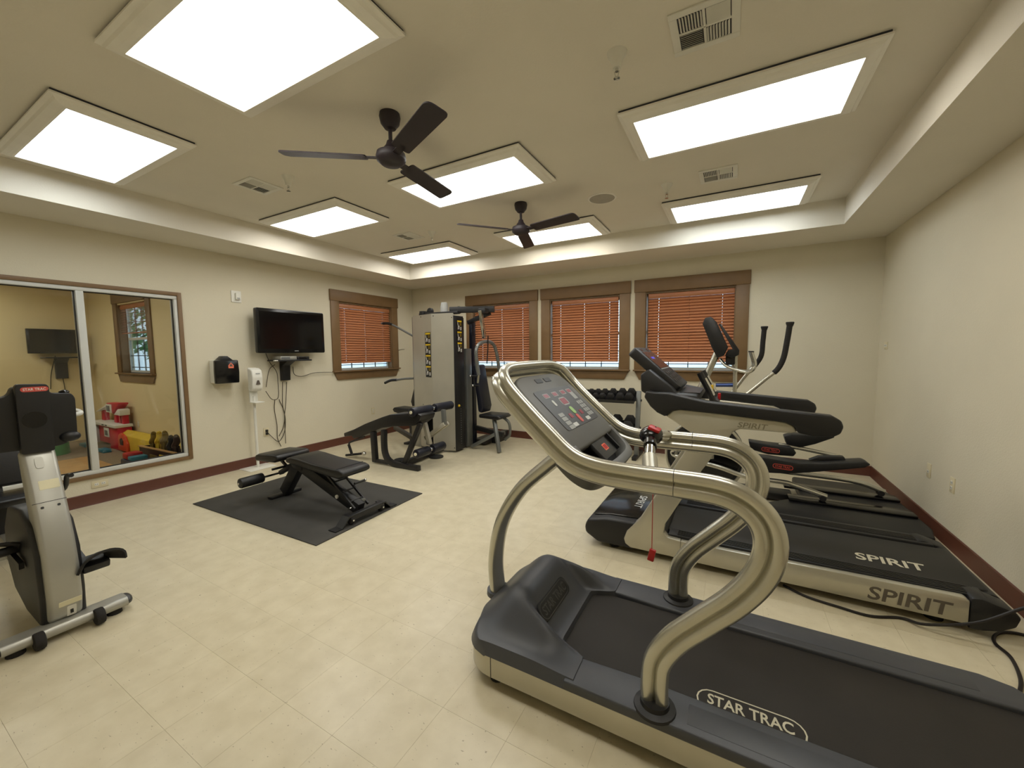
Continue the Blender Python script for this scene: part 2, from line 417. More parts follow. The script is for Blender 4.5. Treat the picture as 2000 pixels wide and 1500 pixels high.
# ------------------------------------------------------------------ windows (trim, sash, panes)
def window(n, ax, wc, sg, u0, u1, z0=WZ0, z1=WZ1, bars=(3, 2)):
    """wc: wall surface coordinate, sg: direction into the room, u0..u1: opening"""
    W = sthing('window_%d' % n)
    def bx(ua, ub, za, zb, d0, d1):
        a, b = wc+sg*d0, wc+sg*d1
        return MB().bb(a, b, ua, ub, za, zb) if ax == 0 else MB().bb(ua, ub, a, b, za, zb)
    bx(u0-.16, u1+.16, z1+.023, z1+.2, 0, .032).build('header_trim', 'trim', W, bevel=.003)
    bx(u0-.15, u0, z0, z1+.023, 0, .022).build('side_trim', 'trim', W, bevel=.002)
    bx(u1, u1+.15, z0, z1+.023, 0, .022).build('side_trim', 'trim', W, bevel=.002)
    bx(u0-.16, u1+.16, z0-.022, z0, -.1, .06).build('sill', 'trim', W, bevel=.004)
    pr = [(u0-.145, z0-.022), (u0-.075, z0-.15), (u1+.075, z0-.15), (u1+.145, z0-.022)]
    ap = MB()
    if ax == 0: ap.prism(pr, 0, wc, wc+sg*.022)
    else: ap.prism(pr, 1, wc, wc+sg*.022)
    ap.build('apron', 'trim', W, bevel=.002)
    # jambs and sash
    j = MB()
    for a, b, e, f in ((u0, u0+.012, z0, z1), (u1-.012, u1, z0, z1), (u0, u1, z1-.0, z1+.023)):
        q = bx(a, b, e, f, -.1, 0); j.add(q.v, q.f)
    j.build('jamb', 'trim', W)
    fr = MB()
    for a, b, e, f in ((u0+.012, u0+.024, z0, z1), (u1-.024, u1-.012, z0, z1), (u0+.024, u1-.024, z0, z0+.035), (u0+.024, u1-.024, z1-.04, z1), (u0+.024, u1-.024, (z0+z1)/2-.02, (z0+z1)/2+.02)):
        q = bx(a, b, e, f, -.13, -.095); fr.add(q.v, q.f)
    fr.build('sash', 'white_frame', W)
    for k in range(1, bars[0]+1):
        u = u0+.05+(u1-u0-.1)*k/(bars[0]+1); bx(u-.006, u+.006, z0+.035, z1-.04, -.122, -.106).build('muntin', 'black_frame', W)
    for zz in [z0+.035+.05]+[z0+(z1-z0)*k/(2*bars[1]) for k in range(1, 2*bars[1]) if k != bars[1]]:
        bx(u0+.024, u1-.024, zz-.006, zz+.006, -.12, -.108).build('muntin', 'black_frame', W)
    bx(u0+.024, u1-.024, z0+.035, (z0+z1)/2-.02, -.104, -.1).build('pane', 'glass', W)
    bx(u0+.024, u1-.024, (z0+z1)/2+.02, z1-.04, -.104, -.1).build('pane', 'glass', W)
    return W
window(1, 0, XL, 1, *W1)
for i, b in enumerate(BW): window(2+i, 1, YB, -1, *b)
window(6, 1, KY, -1, -8.77, -7.68)
def blind(ax, wc, sg, u0, u1, label, top=2.3, bottom=1.29, gl=.012, gr=.012, tilt=51, d=-.045, lower=None, holes=(.13, .5, .87)):
    a0, a1 = u0+gl, u1-gr; cu = (a0+a1)/2
    def W3(u, dd, z): return Vector((wc+sg*dd, u, z)) if ax == 0 else Vector((u, wc+sg*dd, z))
    t = thing('window_blind', W3(cu, d, bottom), label, 'window blind', 'wooden slat blinds')
    uu = Vector((0, 1, 0)) if ax == 0 else Vector((1, 0, 0)); dv = Vector((sg, 0, 0)) if ax == 0 else Vector((0, sg, 0)); zv = Vector((0, 0, 1))
    def cbox(mb, ua, ub, cd_, cz, w_, th, ang):
        c_, s_ = math.cos(ang), math.sin(ang); e1 = dv*c_-zv*s_; e2 = dv*s_+zv*c_
        vv = []
        for u in (ua, ub):
            p = W3(u, cd_, cz)
            for i, k in ((-1, -1), (1, -1), (1, 1), (-1, 1)): vv.append(p+e1*(i*w_/2)+e2*(k*th/2))
        mb.add(vv, [(3, 2, 1, 0), (4, 5, 6, 7), (0, 1, 5, 4), (1, 2, 6, 5), (2, 3, 7, 6), (3, 0, 4, 7)])
    hr = MB(); cbox(hr, a0, a1, d+.012, top-.03, .012, .07, 0); cbox(hr, a0, a1, d-.01, top-.03, .035, .045, 0)
    cbox(hr, a0, a1, d+.02, top-.03, .006, .03, 0)
    hr.build('valance', 'blind', t, bevel=.003)
    n = int((top-.07-bottom)/.0405); z = top-.085
    zl = []
    while z > bottom+.02: zl.append(z); z -= .0405
    base = None
    for z in zl:
        if base is None:
            mb = MB(); an = math.radians(tilt); xs_ = [a0+(a1-a0)*h for h in holes]
            cu_ = [a0]
            cbox(mb, a0, a1, d+.0085, z-.0105, .029, .003, an)      # lower half is whole
            edges = [a0]+[e for x in xs_ for e in (x-.0025, x+.0025)]+[a1]
            for k in range(0, len(edges), 2): cbox(mb, edges[k], edges[k+1], d-.0085, z+.0105, .029, .003, an)
            base = mb.build('slat', 'blind', t, flat=True); zb = z
        else:
            o = base.copy(); C.objects.link(o); o.location = (0, 0, z-zb)
    br = MB(); cbox(br, a0, a1, d, bottom+.005, .05, .012, math.radians(20)); br.build('bottom_rail', 'blind', t, bevel=.003)
    for h in (.06, )+tuple(holes):
        u = a0+(a1-a0)*h; p = W3(u, d+.016, top-.07); q = W3(u, d+.016, bottom if h != .06 else bottom+.35)
        MB().cyl(p, q, .0016, 5).build('pull_cord' if h == .06 else 'ladder_cord', 'blind', t)
    return t
blind(0, XL, 1, *W1, 'orange-brown slat blind in the window beside the wall television', bottom=1.335)
blind(1, YB, -1, *BW[0], 'orange-brown slat blind in the window behind the multi gym tower', bottom=1.335)
blind(1, YB, -1, *BW[1], 'orange-brown slat blind in the window between the two other back wall windows', bottom=1.335, gl=.03, gr=.03)
blind(1, YB, -1, *BW[2], 'orange-brown slat blind in the window behind the elliptical trainer', bottom=1.335, gl=.03, gr=.014)
blind(1, KY, -1, -8.77, -7.68, 'half raised slat blind with open slats in the playroom window', bottom=1.85, tilt=8)
# ------------------------------------------------------------------ interior window to the playroom
W5 = sthing('window_5')
y0, y1 = IWY; z0, z1 = IWZ; cw = .04
for nm, q in (('side_trim', (y1, y1+cw, z0-cw, z1+cw)), ('side_trim', (y0-cw, y0, z0-cw, z1+cw)), ('header_trim', (y0, y1, z1, z1+cw)), ('sill', (y0, y1, z0-cw, z0))):
    MB().bb(XL, XL+.02, *q).build(nm, 'trim', W5, bevel=.002)
fm = .05
def fbar(nm, a, b, e, f): MB().bb(XL-.1, XL+.008, a, b, e, f).build(nm, 'white_frame', W5, bevel=.004)
fbar('frame_bar', y0, y1, z0, z0+fm-.01); fbar('frame_bar', y0, y1, z1-fm+.012, z1); fbar('frame_bar', y1-.03, y1, z0+fm-.01, z1-fm+.012); fbar('frame_bar', y0, y0+.03, z0+fm-.01, z1-fm+.012)
mul = [1.387, .56]
for m_ in mul: fbar('mullion', m_-.028, m_+.028, z0+fm-.01, z1-fm+.012)
ed = [y0+.03, mul[1]-.028, mul[1]+.028, mul[0]-.028, mul[0]+.028, y1-.03]
for k in (0, 2, 4):
    MB().bb(XL-.05, XL-.044, ed[k], ed[k+1], z0+fm-.01, z1-fm+.012).build('pane', 'glass', W5)
    gk = MB(); zz0, zz1 = z0+fm-.01, z1-fm+.012
    for q in ((ed[k], ed[k]+.008, zz0, zz1), (ed[k+1]-.008, ed[k+1], zz0, zz1), (ed[k], ed[k+1], zz0, zz0+.008), (ed[k], ed[k+1], zz1-.008, zz1)): gk.bb(XL-.056, XL-.03, *q)
    gk.build('gasket', 'black', W5)
# ------------------------------------------------------------------ ceiling lights
LW, LD = 1.14, .535
def ceiling_light(x, y, lens, label, zc=ZT):
    t = thing('ceiling_light', (x, y, zc), label, 'ceiling light', 'framed fluorescent ceiling lights')
    fr = MB()
    prof = [(0, -.014), (.085, -.014), (.085, -.024), (.065, -.031), (.055, -.042), (.03, -.050), (.012, -.054), (0, -.054)]
    hw, hd = LW/2, LD/2
    for i in range(len(prof)):
        (o1, h1), (o2, h2) = prof[i], prof[(i+1) % len(prof)]
        c1 = [(x+sx*(hw+o1), y+sy*(hd+o1), zc+h1) for sx, sy in ((-1, -1), (1, -1), (1, 1), (-1, 1))]
        c2 = [(x+sx*(hw+o2), y+sy*(hd+o2), zc+h2) for sx, sy in ((-1, -1), (1, -1), (1, 1), (-1, 1))]
        fr.add(c1+c2, [[k, (k+1) % 4, 4+(k+1) % 4, 4+k] for k in range(4)])
    fr.build('frame', 'fixture', t, flat=True)
    MB().bb(x-hw-.078, x+hw+.078, y-hd-.078, y+hd+.078, zc-.0145, zc).build('backing', 'vent_dark', t)  # dark slab put in as the shadow gap between frame and ceiling
    MB().bb(x-hw, x+hw, y-hd, y+hd, zc-.046, zc-.042).build('diffuser', lens, t)
    return t
cols = (-4.05, -2.045, -.03); rows = (1.152, 2.985, 4.755)
desc = {(0, 0): ('lens_cool', 'cool white ceiling light above the glass front of the playroom'), (1, 0): ('lens_warm', 'large warm white ceiling light in front of the nearer ceiling fan'),
        (2, 0): ('lens_warm', 'warm white ceiling light across the square vent from the light above the silver rail treadmill'), (0, 1): ('lens_neutral', 'bright ceiling light above the adjustable bench and wall television'),
        (1, 1): ('lens_neutral', 'bright ceiling light between the two ceiling fans'), (2, 1): ('lens_warm', 'warm white ceiling light above the silver rail treadmill'),
        (0, 2): ('lens_neutral', 'ceiling light in the corner above the multi gym tower'), (1, 2): ('lens_warm', 'ceiling light partly behind the farther ceiling fan'), (2, 2): ('lens_cool', 'cool white ceiling light above the elliptical trainer')}
for (i, j), (ln, lb) in desc.items(): ceiling_light(cols[i], rows[j], ln, lb)
for kx in (-7.0, -9.0):  # fixtures out of view, added to brighten the playroom
    ceiling_light(kx, .9, 'lens_warm', 'unseen warm white ceiling light added to brighten the toy playroom, ' + ('nearer its interior window' if kx > -8 else 'nearer its television'), ZS)
# ------------------------------------------------------------------ ceiling fans
def fan(x, y, a0, label, zr=2.735):
    t = thing('ceiling_fan', (x, y, ZT), label, 'ceiling fan', 'dark three-blade ceiling fans')
    MB().lathe((x, y, 0), [(.0, ZT), (.062, ZT), (.066, ZT-.02), (.058, ZT-.06), (.035, ZT-.09), (.0, ZT-.095)], 24).build('canopy', 'fan', t)
    MB().cyl((x, y, ZT-.08), (x, y, zr+.06), .0125, 12).build('downrod', 'fan', t)
    MB().lathe((x, y, zr), [(.0, .1), (.022, .1), (.03, .075), (.045, .055), (.05, .03), (.0, .03)], 20).build('coupler', 'fan', t)
    MB().lathe((x, y, zr), [(.0, .04), (.06, .04), (.088, .025), (.094, .0), (.09, -.02), (.06, -.045), (.0, -.05)], 28).build('motor_housing', 'fan', t)
    for k in range(3):
        a = math.radians(a0+120*k); u = Vector((math.cos(a), math.sin(a), 0)); v = Vector((-u.y, u.x, 0)); tl = math.radians(-13)
        vv_ = v*math.cos(tl)+Vector((0, 0, 1))*math.sin(tl); nn = u.cross(vv_)
        out = rpoly([(.15, -.058), (.66, -.066), (.66, .066), (.15, .058)], [.02, .05, .03, .02], 5)
        o = Vector((x, y, zr-.005)); mb = MB(); n = len(out)
        mb.add([o+u*p+vv_*q+nn*s_ for s_ in (-.004, .004) for p, q in out], [list(range(n))[::-1], list(range(n, 2*n))]+[[i, (i+1) % n, n+(i+1) % n, n+i] for i in range(n)])
        bl = mb.build('blade', 'fan', t)
        MB().beam(o+u*.08, o+u*.2, .045, .008, nn).build('blade_arm', 'fan', bl)
    return t
fan(-1.945, 1.94, -144, 'dark three-blade ceiling fan above the open floor by the adjustable bench')
fan(-1.933, 3.70, -131, 'dark three-blade ceiling fan nearer the back windows')
# ------------------------------------------------------------------ vents, sprinklers, speaker
def vent(x, y, label):
    t = thing('ceiling_vent', (x, y, ZT), label, 'air vent', 'square ceiling air vents')
    h = .145
    MB().bb(x-h+.03, x+h-.03, y-h+.03, y+h-.03, ZT-.003, ZT).build('backing', 'vent_dark', t)
    f = MB()
    for q in ((-h, h, -h, -h+.035), (-h, h, h-.035, h), (-h, -h+.035, -h+.035, h-.035), (h-.035, h, -h+.035, h-.035), (-.006, .006, -h+.035, h-.035), (-h+.035, h-.035, -.006, .006)):
        f.bb(x+q[0], x+q[1], y+q[2], y+q[3], ZT-.008, ZT)
    f.build('frame', 'white', t, bevel=.002)
    for qx in (-1, 1):
        for qy in (-1, 1):
            along = qx*qy < 0
            for k in range(8):
                p = .012+k*.0125; cx, cy = x+qx*.058, y+qy*.058
                if along: c_ = (cx, y+qy*p, ZT-.006); R = Matrix.Rotation(math.radians(45*qy), 3, 'X'); dd = (.096, .011, .0012)
                else: c_ = (x+qx*p, cy, ZT-.006); R = Matrix.Rotation(math.radians(-45*qx), 3, 'Y'); dd = (.011, .096, .0012)
                MB().box(c_, dd, R).build('louver', 'white', t, flat=True)
vent(-.16, 2.17, 'square white ceiling vent in front of the right-hand warm light'); vent(-.155, 3.97, 'square white ceiling vent between the warm and the cool ceiling light')
vent(-3.77, 2.13, 'square white ceiling vent between the playroom-side ceiling lights'); vent(-3.715, 3.97, 'square white ceiling vent nearest the multi gym corner')
def sprinkler(x, y, label):
    t = thing('sprinkler_head', (x, y, ZT), label, 'sprinkler', 'ceiling sprinkler heads')
    MB().lathe((x, y, 0), [(0, ZT), (.05, ZT), (.046, ZT-.012), (.032, ZT-.03), (.024, ZT-.06), (.02, ZT-.075), (0, ZT-.075)], 20).build('escutcheon', 'white', t)
    b = MB().cyl((x, y, ZT-.07), (x, y, ZT-.09), .009, 10); b.beam((x-.012, y, ZT-.088), (x-.004, y, ZT-.12), .004, .004).beam((x+.012, y, ZT-.088), (x+.004, y, ZT-.12), .004, .004)
    b.build('head_frame', 'chrome', t)
    MB().lathe((x, y, 0), [(0, ZT-.12), (.016, ZT-.12), (.016, ZT-.123), (0, ZT-.124)], 12).build('deflector', 'chrome', t)
for x, y, lb in ((-.56, 2.14, 'sprinkler head beside the large square vent above the treadmills'), (-.57, 3.97, 'sprinkler head by the cool light over the elliptical trainer'), (-3.36, 2.15, 'sprinkler head next to the vent on the playroom side'), (-3.33, 3.97, 'sprinkler head next to the vent by the multi gym corner')): sprinkler(x, y, lb)
t = thing('ceiling_speaker', (-1.175, 3.985, ZT), 'round flush speaker grille in the ceiling near the farther fan', 'speaker')
MB().lathe((-1.175, 3.985, 0), [(0, ZT), (.14, ZT), (.138, ZT-.006), (.125, ZT-.008), (0, ZT-.008)], 32).build('rim', 'fixture', t)
MB().lathe((-1.175, 3.985, 0), [(0, ZT-.008), (.122, ZT-.008), (.12, ZT-.011), (.07, ZT-.013), (0, ZT-.012)], 32).build('grille', 'speaker_grille', t)
# ================================================================== STAR TRAC treadmill (runs along X, front at -X)
T1 = thing('treadmill', (0, 1.79, 0), 'treadmill with curved brushed metal handrails and dark grey motor hood', 'treadmill')
YC = 1.79
def outline(x0, x1, hw, rf, bulge=.05, n=7):
    pts = [(x1, YC-hw), (x1, YC+hw)]
    out = [(x1, YC+hw)]
    # far front corner, bowed front, near front corner
    front = []
    for k in range(n+1):
        a = PI/2+PI/2*k/n; front.append((x0+rf+rf*math.cos(a), YC+hw-rf+rf*math.sin(a)))
    for k in range(1, n):
        t_ = k/n; y = YC+(hw-rf)*(1-2*t_); front.append((x0-bulge*(1-(2*t_-1)**2), y))
    for k in range(n+1):
        a = PI+PI/2*k/n; front.append((x0+rf+rf*math.cos(a), YC-hw+rf+rf*math.sin(a)))
    return out+front+[(x1, YC-hw)]
MB().prism(outline(-1.055, 1.02, .405, .15), 2, .055, .152).build('base_panel', 'silver_paint', T1, bevel=.004)
MB().bb(-.893, -.889, 1.3845, 1.388, .058, .15).build('panel_seam', 'black', T1)
for x in (-.9, .9):
    for y in (1.46, 2.12): MB().lathe((x, y, 0), [(0, 0), (.035, 0), (.035, .03), (.025, .06), (0, .06)], 14).build('foot', 'rubber', T1)
MB().prism(outline(-1.03, .98, .37, .13), 2, .03, .056).build('underside', 'black', T1)
# motor hood with footwells
def ss(a, b, x):
    t_ = max(0, min(1, (x-a)/(b-a))); return t_*t_*(3-2*t_)
def hood_back(d): return -.50-.12*(1-ss(.20, .27, d))
def hood_z(x, y):
    d = abs(y-YC); xb = hood_back(d)
    F = ss(-1.10, -.86, x)*(1-ss(xb-.22, xb-.015, x))
    S = 1-ss(.15, .385, d)
    e = 1-ss(.400, .4145, d)
    return .152+.045*e*ss(-1.11, -1.06, x)+.165*F*S+.012*F*(1-S)*e
hm = MB()
def hood_pt(u, v):
    y = YC+(v*2-1)*.412; d = abs(y-YC)
    # front edge follows the bowed outline
    xf = -1.06-.05*(1-min(1, d/.26)**2) if d < .26 else -1.06+.155*(1-math.sqrt(max(0, 1-((d-.26)/.153)**2)))
    xb = hood_back(d)
    x = xf+(xb-xf)*u
    z = hood_z(x, y)
    if u < .001: z = .150
    elif u < .035: z = min(z, .182)
    elif u > .999: z = .165
    return Vector((x, y, z))
hm.grid(hood_pt, 40, 44)
hm.build('motor_hood', 'grey_plastic', T1, ang=60)
# running rails left and right, belt, deck
for sg in (-1, 1):
    ye, yi = YC+sg*.412, YC+sg*.25
    pts = [(-.60, yi), (-.50, ye), (.90, ye), (.985, YC+sg*.385), (1.035, YC+sg*.30), (1.04, yi)]
    pts = [(-.55, ye), (.90, ye), (.985, YC+sg*.385), (1.04, YC+sg*.30), (1.045, yi), (-.30, yi), (-.52, YC+sg*.262), (-.55, YC+sg*.30)]
    MB().prism(pts, 2, .150, .193).build('foot_rail', 'grey_plastic', T1, bevel=.009, seg=3)
    MB().bb(-.10, .86, YC+sg*.335-.045, YC+sg*.335+.045, .192, .194).build('rail_tread', 'grey_plastic', T1, bevel=.0008)
MB().bb(-.72, 1.06, YC-.258, YC+.258, .12, .176).build('running_belt', 'belt', T1, bevel=.01)
MB().cyl((1.055, YC-.26, .145), (1.055, YC+.26, .145), .032, 14).build('rear_roller', 'black', T1)
tx = MB(); lo = Vector((.092, 1.573, .1762)); text(tx, 'STAR TRAC', lo+Vector((0, .008, 0)), (1, 0, 0), (0, 1, 0), .27, .05, fat=.018)
ring_outline(tx, lo, (1, 0, 0), (0, 1, 0), .345, .105, .0055)
for k in range(3): tx.add([lo+Vector((.055+k*.016, -.052, .001)), lo+Vector((.055+k*.016, -.036, .001)), lo+Vector((.067+k*.016, -.044, .001))], [[0, 1, 2]])
tx.build('belt_lettering', 'print_cream', T1, flat=True)
# hood badge, on the slope that faces the runner
hb = MB(); nb = []
def hsurf(x, y): return Vector((x, y, hood_z(x, y)))
bo = hsurf(-.735, 1.73); bx_ = (hsurf(-.735, 1.80)-hsurf(-.735, 1.66)).normalized(); by_ = (hsurf(-.765, 1.73)-hsurf(-.705, 1.73)).normalized()
bd = MB(); slab(bd, bo, bx_, by_, .31, .085, -.002, .004, .04); bd.build('badge', 'black', T1, bevel=.001)
bt_ = MB(); text(bt_, 'STAR TRAC', bo, bx_, by_, .25, .042, depth=.0048, fat=.018); ring_outline(bt_, bo, bx_, by_, .30, .076, .005, depth=.0048)
bt_.build('badge_lettering', 'dark_console', T1, flat=True)
# handrail: grooved double tube, one run from near post over the console to the far post
rp = [(-.21, .185), (-.212, .30), (-.20, .38), (-.145, .475), (-.055, .575), (.035, .675), (.098, .775), (.122, .87), (.105, .95), (.05, 1.005), (-.03, 1.032), (-.17, 1.036), (-.30, 1.036), (-.44, 1.043), (-.545, 1.076), (-.65, 1.162), (-.75, 1.254), (-.82, 1.324)]
yn, yf = 1.43, 2.15
path = [(x, yn, z) for x, z in rp]+[(-.868, yn+.03, 1.374), (-.893, yn+.10, 1.397), (-.90, YC-.15, 1.404), (-.90, YC+.15, 1.404), (-.893, yf-.10, 1.397), (-.868, yf-.03, 1.374)]+[(x, yf, z-(.012 if x < -.4 else .006)) for x, z in rp[::-1]]
def fig8(r, off, n=9):
    out = []; a0 = math.acos(min(1, off/r))+.03
    for sx in (1, -1):
        for k in range(n+1):
            a = -(PI-a0)+2*(PI-a0)*k/n
            if sx > 0: out.append((off+r*math.cos(a), r*math.sin(a)))
            else: out.append((-off-r*math.cos(a), -r*math.sin(a)))
    return out
MB().sweep(smooth(path, 5), fig8(.0246, .0243), ref=(1, 0, 0)).build('handrail', 'rail_metal', T1, ang=50)
for y in (yn, yf):
    MB().lathe((-.21, y, 0), [(0, .190), (.075, .190), (.072, .199), (.052, .206), (.05, .222), (0, .222)], 24).build('post_collar', 'black', T1)
    q = MB()
    q.sweep([(-.163, y, 1.0365), (-.161, y, 1.0365)], fig8(.0252, .0243), ref=(0, 0, 1)); q.build('rail_joint', 'dark_console', T1)
# front mast
mp_ = smooth([(-1.095, YC, .17), (-1.105, YC, .36), (-1.06, YC, .58), (-.945, YC, .775), (-.79, YC, .925), (-.66, YC, 1.04)], 6)
MB().sweep(mp_, circ(.036, 16, .055), ref=(1, 0, 0)).build('mast', 'rail_metal', T1)
MB().lathe((-1.085, YC, 0), [(0, .165), (.07, .165), (.068, .19), (0, .195)], 20).build('mast_collar', 'grey_plastic', T1)
# console: lies in the plane of the sloping rails
cn = Vector((.68, 0, .733)).normalized(); cdv = Vector((-cn.z, 0, cn.x)); cp = Vector((-.69, YC, 1.21)); cy = Vector((0, 1, 0))
def CP(u, v, h=0): return cp+cdv*u+cy*v+cn*h
def cslab(nm, u, v, lu, lv, h0, h1, m, r=0, bevel=0, par=None):
    s_ = MB(); slab(s_, CP(u, v), cdv, cy, lu, lv, h0, h1, r) if cdv.cross(cy).dot(cn) > 0 else slab(s_, CP(u, v), cy, cdv, lv, lu, h0, h1, r)
    return s_.build(nm, m, par or T1, bevel=bevel)
body = [(.235, -.19), (.235, .19), (.20, .275), (.12, .29), (-.12, .29), (-.20, .285), (-.20, -.285), (-.12, -.29), (.12, -.29), (.20, -.275)]
bb_ = rpoly(body, .05, 4); n_ = len(bb_); mb = MB()
mb.add([CP(u, v, h) for h in (-.05, .012) for u, v in bb_], [list(range(n_))[::-1], list(range(n_, 2*n_))]+[[i, (i+1) % n_, n_+(i+1) % n_, n_+i] for i in range(n_)])
con = mb.build('console', 'grey_console', T1, bevel=.012, seg=3)
# lower storage well with raised lip
fl_ = [(-.19, -.27), (-.19, .27), (-.30, .24), (-.33, .16), (-.33, -.16), (-.30, -.24)]
fo = rpoly(fl_, .06, 4); n_ = len(fo)
mb = MB().add([CP(u, v, h) for h in (-.10, -.055) for u, v in fo], [list(range(n_))[::-1], list(range(n_, 2*n_))]+[[i, (i+1) % n_, n_+(i+1) % n_, n_+i] for i in range(n_)])
mb.build('tray_floor', 'black', con)
lip = smooth([CP(-.17, -.268, -.012), CP(-.25, -.262, -.012), CP(-.31, -.225, -.004), CP(-.335, -.13, .010), CP(-.34, 0, .014), CP(-.335, .13, .010), CP(-.31, .225, -.004), CP(-.25, .262, -.012), CP(-.17, .268, -.012)], 5)
MB().sweep(lip, [(.026, .02), (.026, -.02), (-.09, -.022), (-.09, .022)], ref=cn).build('tray_lip', 'grey_console', con, bevel=.006)
cslab('overlay', .013, .012, .235, .435, .012, .0145, 'dark_console', .02, par=con)
cslab('lower_panel', -.20, .02, .19, .19, -.02, -.002, 'dark_console', .01, .003, par=con)
cslab('pen_holder', -.205, .155, .17, .014, -.01, .008, 'black', .005, par=con)
cslab('cooling_fan', .19, -.045, .026, .07, .010, .0142, 'black', .004, par=con); cslab('cooling_fan', .19, .055, .026, .07, .010, .0142, 'black', .004, par=con)
for v in (-.117, -.015, .088, .172): 
    cslab('display_bezel', .094, v, .028, .058, .0145, .0152, 'key_grey', .006, par=con); cslab('display', .094, v, .02, .043, .0152, .0158, 'led_red', 0, par=con)
cslab('display_bezel', .043, .012, .05, .085, .0145, .0152, 'key_grey', .02, par=con); cslab('display', .043, .012, .036, .062, .0152, .0158, 'led_red', 0, par=con)
cslab('heart_button', .046, -.103, .036, .022, .0145, .016, 'key_white', .01, par=con)
cslab('start_button', -.017, .012, .045, .036, .0145, .0165, 'green_key', .016, par=con); cslab('stop_button', -.068, .008, .05, .03, .0145, .0165, 'red_key', .014, par=con)
for v in (-.055, .085): cslab('display', -.042, v, .026, .032, .0145, .0158, 'led_red', 0, par=con)
for k in range(4):
    cslab('key', -.022-.024*k, -.14, .02, .055, .0145, .0156, 'key_grey', .004, par=con)
    for j in range(3): cslab('key', .012-.026*k, .155+.026*j-.008, .021, .022, .0145, .0156, 'key_grey', .003, par=con)
for v, u in ((-.085, -.09), (.098, -.085)): cslab('key', u, v, .02, .05, .0145, .0156, 'key_white', .004, par=con)
cslab('program_chart', .062, .178, .05, .05, .0145, .0152, 'key_grey', .003, par=con)
for k in range(3): cslab('card_key', -.165+.0*k, -.035+.05*k, .03, .035, -.002, -.001, 'grey_console', .003, par=con)
cslab('card_logo', -.245, .03, .034, .05, -.002, -.001, 'print_orange', .003, par=con); cslab('card_logo_ground', -.245, .03, .024, .036, -.001, -.0002, 'red', .002, par=con)
# grip bar with red sensor key, safety lanyard
hub = Vector((-.30, YC, 1.118))
g1 = smooth([Vector((-.24, 1.445, 1.045)), Vector((-.265, 1.56, 1.068)), Vector((-.285, 1.68, 1.095)), hub, Vector((-.305, 1.90, 1.10)), Vector((-.30, 2.02, 1.075)), Vector((-.275, 2.135, 1.06))], 5)
MB().tube(g1, .021, 12).build('grip_bar', 'chrome', T1)
for a, b in ((1, 7), (23, 29)): MB().tube(g1[a:b], .028, 12).build('grip_collar', 'silver_paint', T1)
for a, b in ((10, 16), (14, 21)): MB().tube(g1[a:b], .027, 12).build('grip_sleeve', 'black_gloss', T1)
MB().ell(hub+Vector((0, 0, .004)), (.05, .07, .042)).build('grip_hub', 'black_gloss', T1)
gk = MB(); slab(gk, hub+Vector((.014, -.016, .030)), (.94, 0, -.34), (0, 1, 0), .05, .062, .0, .013, .01); gk.build('sensor_key', 'red', T1, bevel=.002)
MB().cyl((-.29, 1.80, 1.09), (-.29, 1.80, .60), .0018, 6).build('lanyard_cord', 'red', T1)
MB().box((-.29, 1.80, .575), (.028, .016, .055), Matrix.Rotation(.2, 3, 'Y')).build('lanyard_clip', 'red', T1, bevel=.004)
# ================================================================== SPIRIT treadmill
T2 = thing('treadmill', (.15, 3.28, 0), 'treadmill with pale silver uprights, black padded armrests and flat motor cover', 'treadmill')
S0, S1 = 2.86, 3.70
arm = [(-.387, 1.043), (-.345, 1.085), (-.30, 1.096), (-.048, 1.082), (.29, 1.055), (.335, 1.035), (.352, .998), (.32, .988), (.055, .990), (.02, .972), (-.014, .908), (-.07, .835), (-.181, .647), (-.375, .28), (-.385, .215), (-.36, .186), (-.273, .18), (-.273, .052), (-.612, .052), (-.65, .075), (-.661, .111), (-.639, .175), (-.549, .282), (-.349, .651), (-.249, .832), (-.21, .92), (-.225, .94)]
for nm, a, b in (('upright', S0+.005, S0+.07), ('upright', S1-.08, S1-.005)):
    up = MB().prism(arm, 1, a, b).build(nm, 'silver_paint', T2, bevel=.008, seg=3)
    e = a if a < 3 else b
    if a < 3:
        tx = MB(); text(tx, 'SPIRIT', PY(1470, 832, a), (1, 0, -.03), (0, 0, 1), .165, .034, depth=.001, fat=.015, shear=.2); tx.build('embossed_lettering', 'print_emboss', up, flat=True)
rail = [(-.527, 1.17), (-.515, 1.213), (-.47, 1.205), (-.367, 1.203), (-.139, 1.158), (.148, 1.137), (.356, 1.121), (.51, 1.109), (.55, 1.085), (.562, 1.05), (.55, 1.01), (.52, .99), (.42, .985), (.352, .998), (.335, 1.035), (.29, 1.055), (-.048, 1.082), (-.30, 1.096), (-.345, 1.085), (-.387, 1.043), (-.441, 1.068), (-.486, 1.108)]
for a, b in ((S0-.03, S0+.06), (S1-.05, S1+.03)): MB().prism(rail, 1, a, b).build('armrest', 'black', T2, bevel=.011, seg=3)
for a, b in ((S0, S0+.045), (S1-.045, S1)):
    sr = MB().prism([(-.273, .052), (1.119, .052), (1.119, .178), (1.10, .192 if a < 3 else .178), (-.273, .18)], 1, a, b).build('side_rail', 'silver_paint', T2, bevel=.006)
    if a < 3:
        tx = MB(); c0 = PY(1775, 1173, a); text(tx, 'SPIRIT', c0, (1, 0, 0), (0, 0, 1), .345, .078, depth=.001, fat=.02, shear=.1); tx.build('lettering', 'print_grey', sr, flat=True)
    cap = [(1.12, .03), (1.12, .198), (1.16, .205), (1.28, .168), (1.30, .14), (1.285, .09), (1.23, .05), (1.17, .035)]
    MB().prism(cap, 1, a-.004, a+.13 if a < 3 else b+.004).build('end_cap', 'black', T2, bevel=.01) if a < 3 else MB().prism(cap, 1, b-.13, b+.004).build('end_cap', 'black', T2, bevel=.01)
